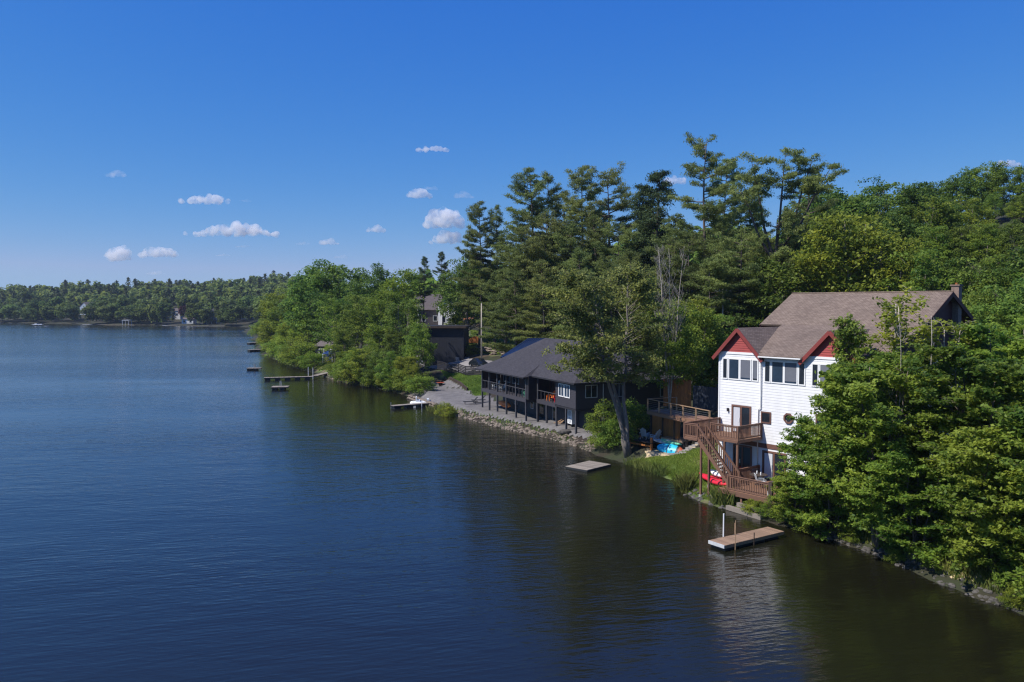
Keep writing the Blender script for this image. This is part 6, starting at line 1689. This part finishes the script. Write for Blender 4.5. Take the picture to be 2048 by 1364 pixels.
def board(label, x, y, z, rz, ln, m):
    t = thing('paddle_board', label, 'paddle board', (x, y, z), rz); b = MB(); top = []
    for k in range(24):
        a = 2 * math.pi * k / 24; top.append((math.cos(a) * ln / 2, math.sin(a) * .36 * (1 - .25 * abs(math.cos(a))), .1 + .06 * abs(math.cos(a)) ** 4))
    b.prism(top, .1); b.build('deck', m, t); MB().box(-ln * .3, ln * .15, -.22, .22, .101, .115).build('deck_pad', M['pale_grey'], t); return t
z_ = gz(14, 69.9) + .75
board('green and white paddle board lying across the turquoise boat', 14.25, 69.95, z_, R(-38), 2.4, M['green_plastic']).rotation_euler = (R(14), R(4), R(-38))
board('grey paddle board under the green one on the turquoise boat', 13.6, 70.6, z_ - .05, R(-30), 2.2, M['pale_grey']).rotation_euler = (R(12), R(3), R(-30))
rp_ = thing('plank_ramp', 'brown plank landing above the paved corner beside the stairs', 'landing', (15.2, 70.0, gz(15.2, 70.0) + .5), R(-58))
for k in range(14): MB().box(-2.0 + k * .2, -1.81 + k * .2, -.8, .8, .0, .05).build('plank', M['tan_wood'], rp_)
MB().box(-2.0, .8, -.86, -.805, -.12, .06).build('kerb', M['tan_wood'], rp_); MB().box(-2.0, .8, -.7, .7, -.9, -.02).build('base', M['dark_timber'], rp_)
pv = thing('paver_corner', 'grey square pavers between the turquoise boat and the lawn', 'paving', (15.0, 67.9, 0), R(-58))
bpy.context.view_layer.update()
for i in range(6):
    for j in range(6):
        wp = pv.matrix_world @ Vector((-1.2 + i * .42, -1.0 + j * .36, 0)); MB().box(-1.2 + i * .42 - .19, -1.2 + i * .42 + .19, -1.0 + j * .36 - .16, -1.0 + j * .36 + .16, -.1, gz(wp.x, wp.y) + .09).build('paver', M['paver'], pv)
tq = thing('post_frame', 'small tan wooden post frame beside the leaning trunk', 'post frame', (10.0, 75.2, gz(10, 75.2)), R(-30))
MB().box(-.08, .08, -.08, .08, 0, 1.7).build('post', M['tan_wood'], tq); MB().bar((0, 0, 1.66), (1.0, 0, 1.66), .1, .09).build('beam', M['orange_wood'], tq); MB().box(.95, 1.1, -.08, .08, 0, 1.6).build('post', M['orange_wood'], tq)

# ------------------------------------------------------------------ other houses
def house(label, px, ybase, Y, L_, D_, wall, roof, pitch, rz, wm, rm, ridge_x=True, wins=(), name='house', zb=None, porch=False):
    p = aty(px, ybase, Y); z0 = gz(p[0], Y) if zb is None else zb
    t = thing(name, label, 'house', (float(p[0]), Y, z0), rz)
    MB().box(-L_ / 2, L_ / 2, 0, D_, -1.5, wall).build('wall', M[wm], t)
    b = MB(); o = .35
    if ridge_x:
        r = D_ / 2 * pitch
        b.prism([(-L_ / 2 - o, -o, wall - o * pitch), (L_ / 2 + o, -o, wall - o * pitch), (L_ / 2 + o, D_ / 2, wall + r), (-L_ / 2 - o, D_ / 2, wall + r)], .15); b.prism([(L_ / 2 + o, D_ + o, wall - o * pitch), (-L_ / 2 - o, D_ + o, wall - o * pitch), (-L_ / 2 - o, D_ / 2, wall + r), (L_ / 2 + o, D_ / 2, wall + r)], .15)
        g = MB()
        for x in (-L_ / 2, L_ / 2): g.poly([(x, 0, wall), (x, D_, wall), (x, D_ / 2, wall + r - .1)])
    else:
        r = L_ / 2 * pitch
        b.prism([(-L_ / 2 - o, D_ + o, wall - o * pitch), (-L_ / 2 - o, -o, wall - o * pitch), (0, -o, wall + r), (0, D_ + o, wall + r)], .15); b.prism([(0, D_ + o, wall + r), (0, -o, wall + r), (L_ / 2 + o, -o, wall - o * pitch), (L_ / 2 + o, D_ + o, wall - o * pitch)], .15)
        g = MB()
        for y in (0, D_): g.poly([(-L_ / 2, y, wall), (L_ / 2, y, wall), (0, y, wall + r - .1)])
    b.build('roof', M[rm], t); g.build('gable', M[wm], t)
    for (x0, x1, za, zb2) in wins: window(t, x0, x1, za, zb2, 0, M['white_trim'], M['glass'], .1)
    if porch:
        MB().box(-L_ / 2 - .5, L_ / 2 + .5, -2.5, -.01, 2.4, 2.6).build('porch_floor', M['tan_wood'], t)
        for x in np.linspace(-L_ / 2, L_ / 2, 5): MB().box(x - .08, x + .08, -2.4, -2.24, -1, 4.8).build('post', M['white_trim'], t)
        MB().box(-L_ / 2 - .5, L_ / 2 + .5, -2.55, -2.45, 3.4, 3.5).build('rail', M['white_trim'], t)
    return t
house('grey-brown shingled house with tall roof behind the black box building', 862, 650, 196, 7.0, 8, 4.2, 1, .9, R(8), 'house_grey', 'roof_grey', True, ((-2.2, -1.3, 1.2, 2.4), (.6, 1.5, 1.2, 2.4)))
house('white house end with small gable beside the grey-brown house', 895, 650, 192, 4.6, 7, 5.4, 1, .7, R(-8), 'white_siding', 'roof_grey', False, ((-1.3, -.5, 3.4, 4.6), (.5, 1.3, 3.4, 4.6), (-1.3, -.5, .8, 2.2)))
house('dark house with white porch and balcony at the far waterline', 425, 652, 552, 13, 9, 7.2, 1, .8, R(4), 'house_grey', 'roof_dark', True, ((-5, -3.4, 5.2, 6.8), (-1, .6, 5.2, 6.8), (3, 4.6, 5.2, 6.8), (-5, -3.4, 2.8, 4.4), (-1, .6, 2.8, 4.4), (3, 4.6, 2.8, 4.4)), porch=True)
house('pale blue gabled house right of the porch house on the far shore', 497, 640, 580, 10, 10, 7.5, 1, .9, R(20), 'house_blue', 'roof_grey', False, ((-2.4, -1.2, 5.2, 6.8), (1.2, 2.4, 5.2, 6.8), (-2.4, -1.2, 2, 3.8)))
house('small white boathouse at the far waterline', 375, 651, 556, 8, 6, 3.2, 1, .35, R(0), 'white_siding', 'roof_grey', True, ((-3, -1.6, .8, 2.4), (1.4, 2.8, .8, 2.4)))
house('pale house half hidden beside the red-leaved tree on the far shore', 350, 640, 600, 8, 7, 6.5, 1, .6, R(0), 'white_siding', 'roof_grey', True, ((-2.5, -1.2, 3, 4.6), (1, 2.3, 3, 4.6)))
house('blue-white cottage high among the trees at the left of the far shore', 168, 636, 612, 9, 8, 5, 1, .7, R(-25), 'house_blue', 'roof_grey', False, ((-2, -.8, 2, 3.6), (.8, 2, 2, 3.6)), zb=8.0)
house('blue waterside cottage under the trees of the wooded point', 657, 735, 172, 7, 5, 3.0, 1, .4, R(-25), 'navy_wall', 'roof_grey', True, ((-2.4, -1.2, 1, 2.2), (.6, 1.8, 1, 2.2)))
tr_ = thing('tarp_shelter', 'blue tarp shelter on pale posts under the trees of the point', 'shelter', (-37.6, 168.0, gz(-37.6, 168)), R(-12))
MB().prism([(-2.2, -1, 1.9), (2.2, -1, 1.9), (2.2, 1.4, 2.3), (-2.2, 1.4, 2.3)], .05).build('tarp', M['blue_tarp'], tr_)
MB().prism([(-2.2, 1.4, .2), (2.2, 1.4, .2), (2.2, 1.4, 2.24), (-2.2, 1.4, 2.24)], .04).build('side_sheet', M['blue_tarp'], tr_)
for x in (-2.1, 0, 2.1): MB().box(x - .08, x + .08, -1, -.84, -.1, 1.85).build('post', M['pale_grey'], tr_)
# far docks and boats
for px, py, wpx, m, lb in [(75, 650, 22, 'white_plastic', 'pale dock and boat hull at the left end of the far shore'), (92, 653, 8, 'white_plastic', 'tiny white raft off the left of the far shore'), (174, 650, 16, 'white_plastic', 'pale dock below the blue-white cottage'),
                           (205, 650, 20, 'grey_wood', 'pale dock left of the sandy far beach'), (240, 651, 60, 'sand', 'tan sandy landing on the far shore'), (330, 652, 10, 'white_plastic', 'small white dock left of the far boathouse'), (345, 652, 18, 'grey_wood', 'grey dock beside the far boathouse'),
                           (415, 653, 70, 'concrete', 'long concrete quay below the far porch house')]:
    p = onz(px, py, .4); W = wpx * p[1] / FPX
    dock(lb, (p[0] - W / 2, p[1]), (p[0] + W / 2, p[1]), 3.0, .7, m, False, 1.0)
p = onz(72, 650, .3); motorboat('white motor boat on the far shore left of the cottage', p[0], p[1] - 3, 0.1, M['white_plastic'], M['white_plastic'], 1.2)
fb = thing('gazebo', 'white-roofed beach gazebo on the far sandy landing', 'gazebo', (*onz(254, 648, 1.0)[:2], 1.0), 0)
MB().prism([(-2.4, -2.4, 2.8), (2.4, -2.4, 2.8), (2.4, 2.4, 2.8), (-2.4, 2.4, 2.8)], .3).build('roof', M['white_plastic'], fb)
for x in (-2.1, 2.1):
    for y in (-2.1, 2.1): MB().box(x - .12, x + .12, y - .12, y + .12, -.8, 2.5).build('post', M['pale_grey'], fb)
# haze
HZ = MB().box(-5800, 3500, -130, 3800, -4.6, 75).build('haze', None, kind='stuff')
hm = bpy.data.materials.new('haze_air'); hm.use_nodes = True
hm.node_tree.nodes.remove(hm.node_tree.nodes['Principled BSDF'])
hv_ = hm.node_tree.nodes.new('ShaderNodeVolumePrincipled')
hv_.inputs['Color'].default_value = (0.62, 0.76, 0.95, 1); hv_.inputs['Density'].default_value = 0.0001; hv_.inputs['Anisotropy'].default_value = 0.2
hm.node_tree.links.new(hv_.outputs[0], hm.node_tree.nodes['Material Output'].inputs['Volume'])
HZ.data.materials.append(hm)
tag(HZ, 'thin bluish air over the lake fading the far shore', 'haze')
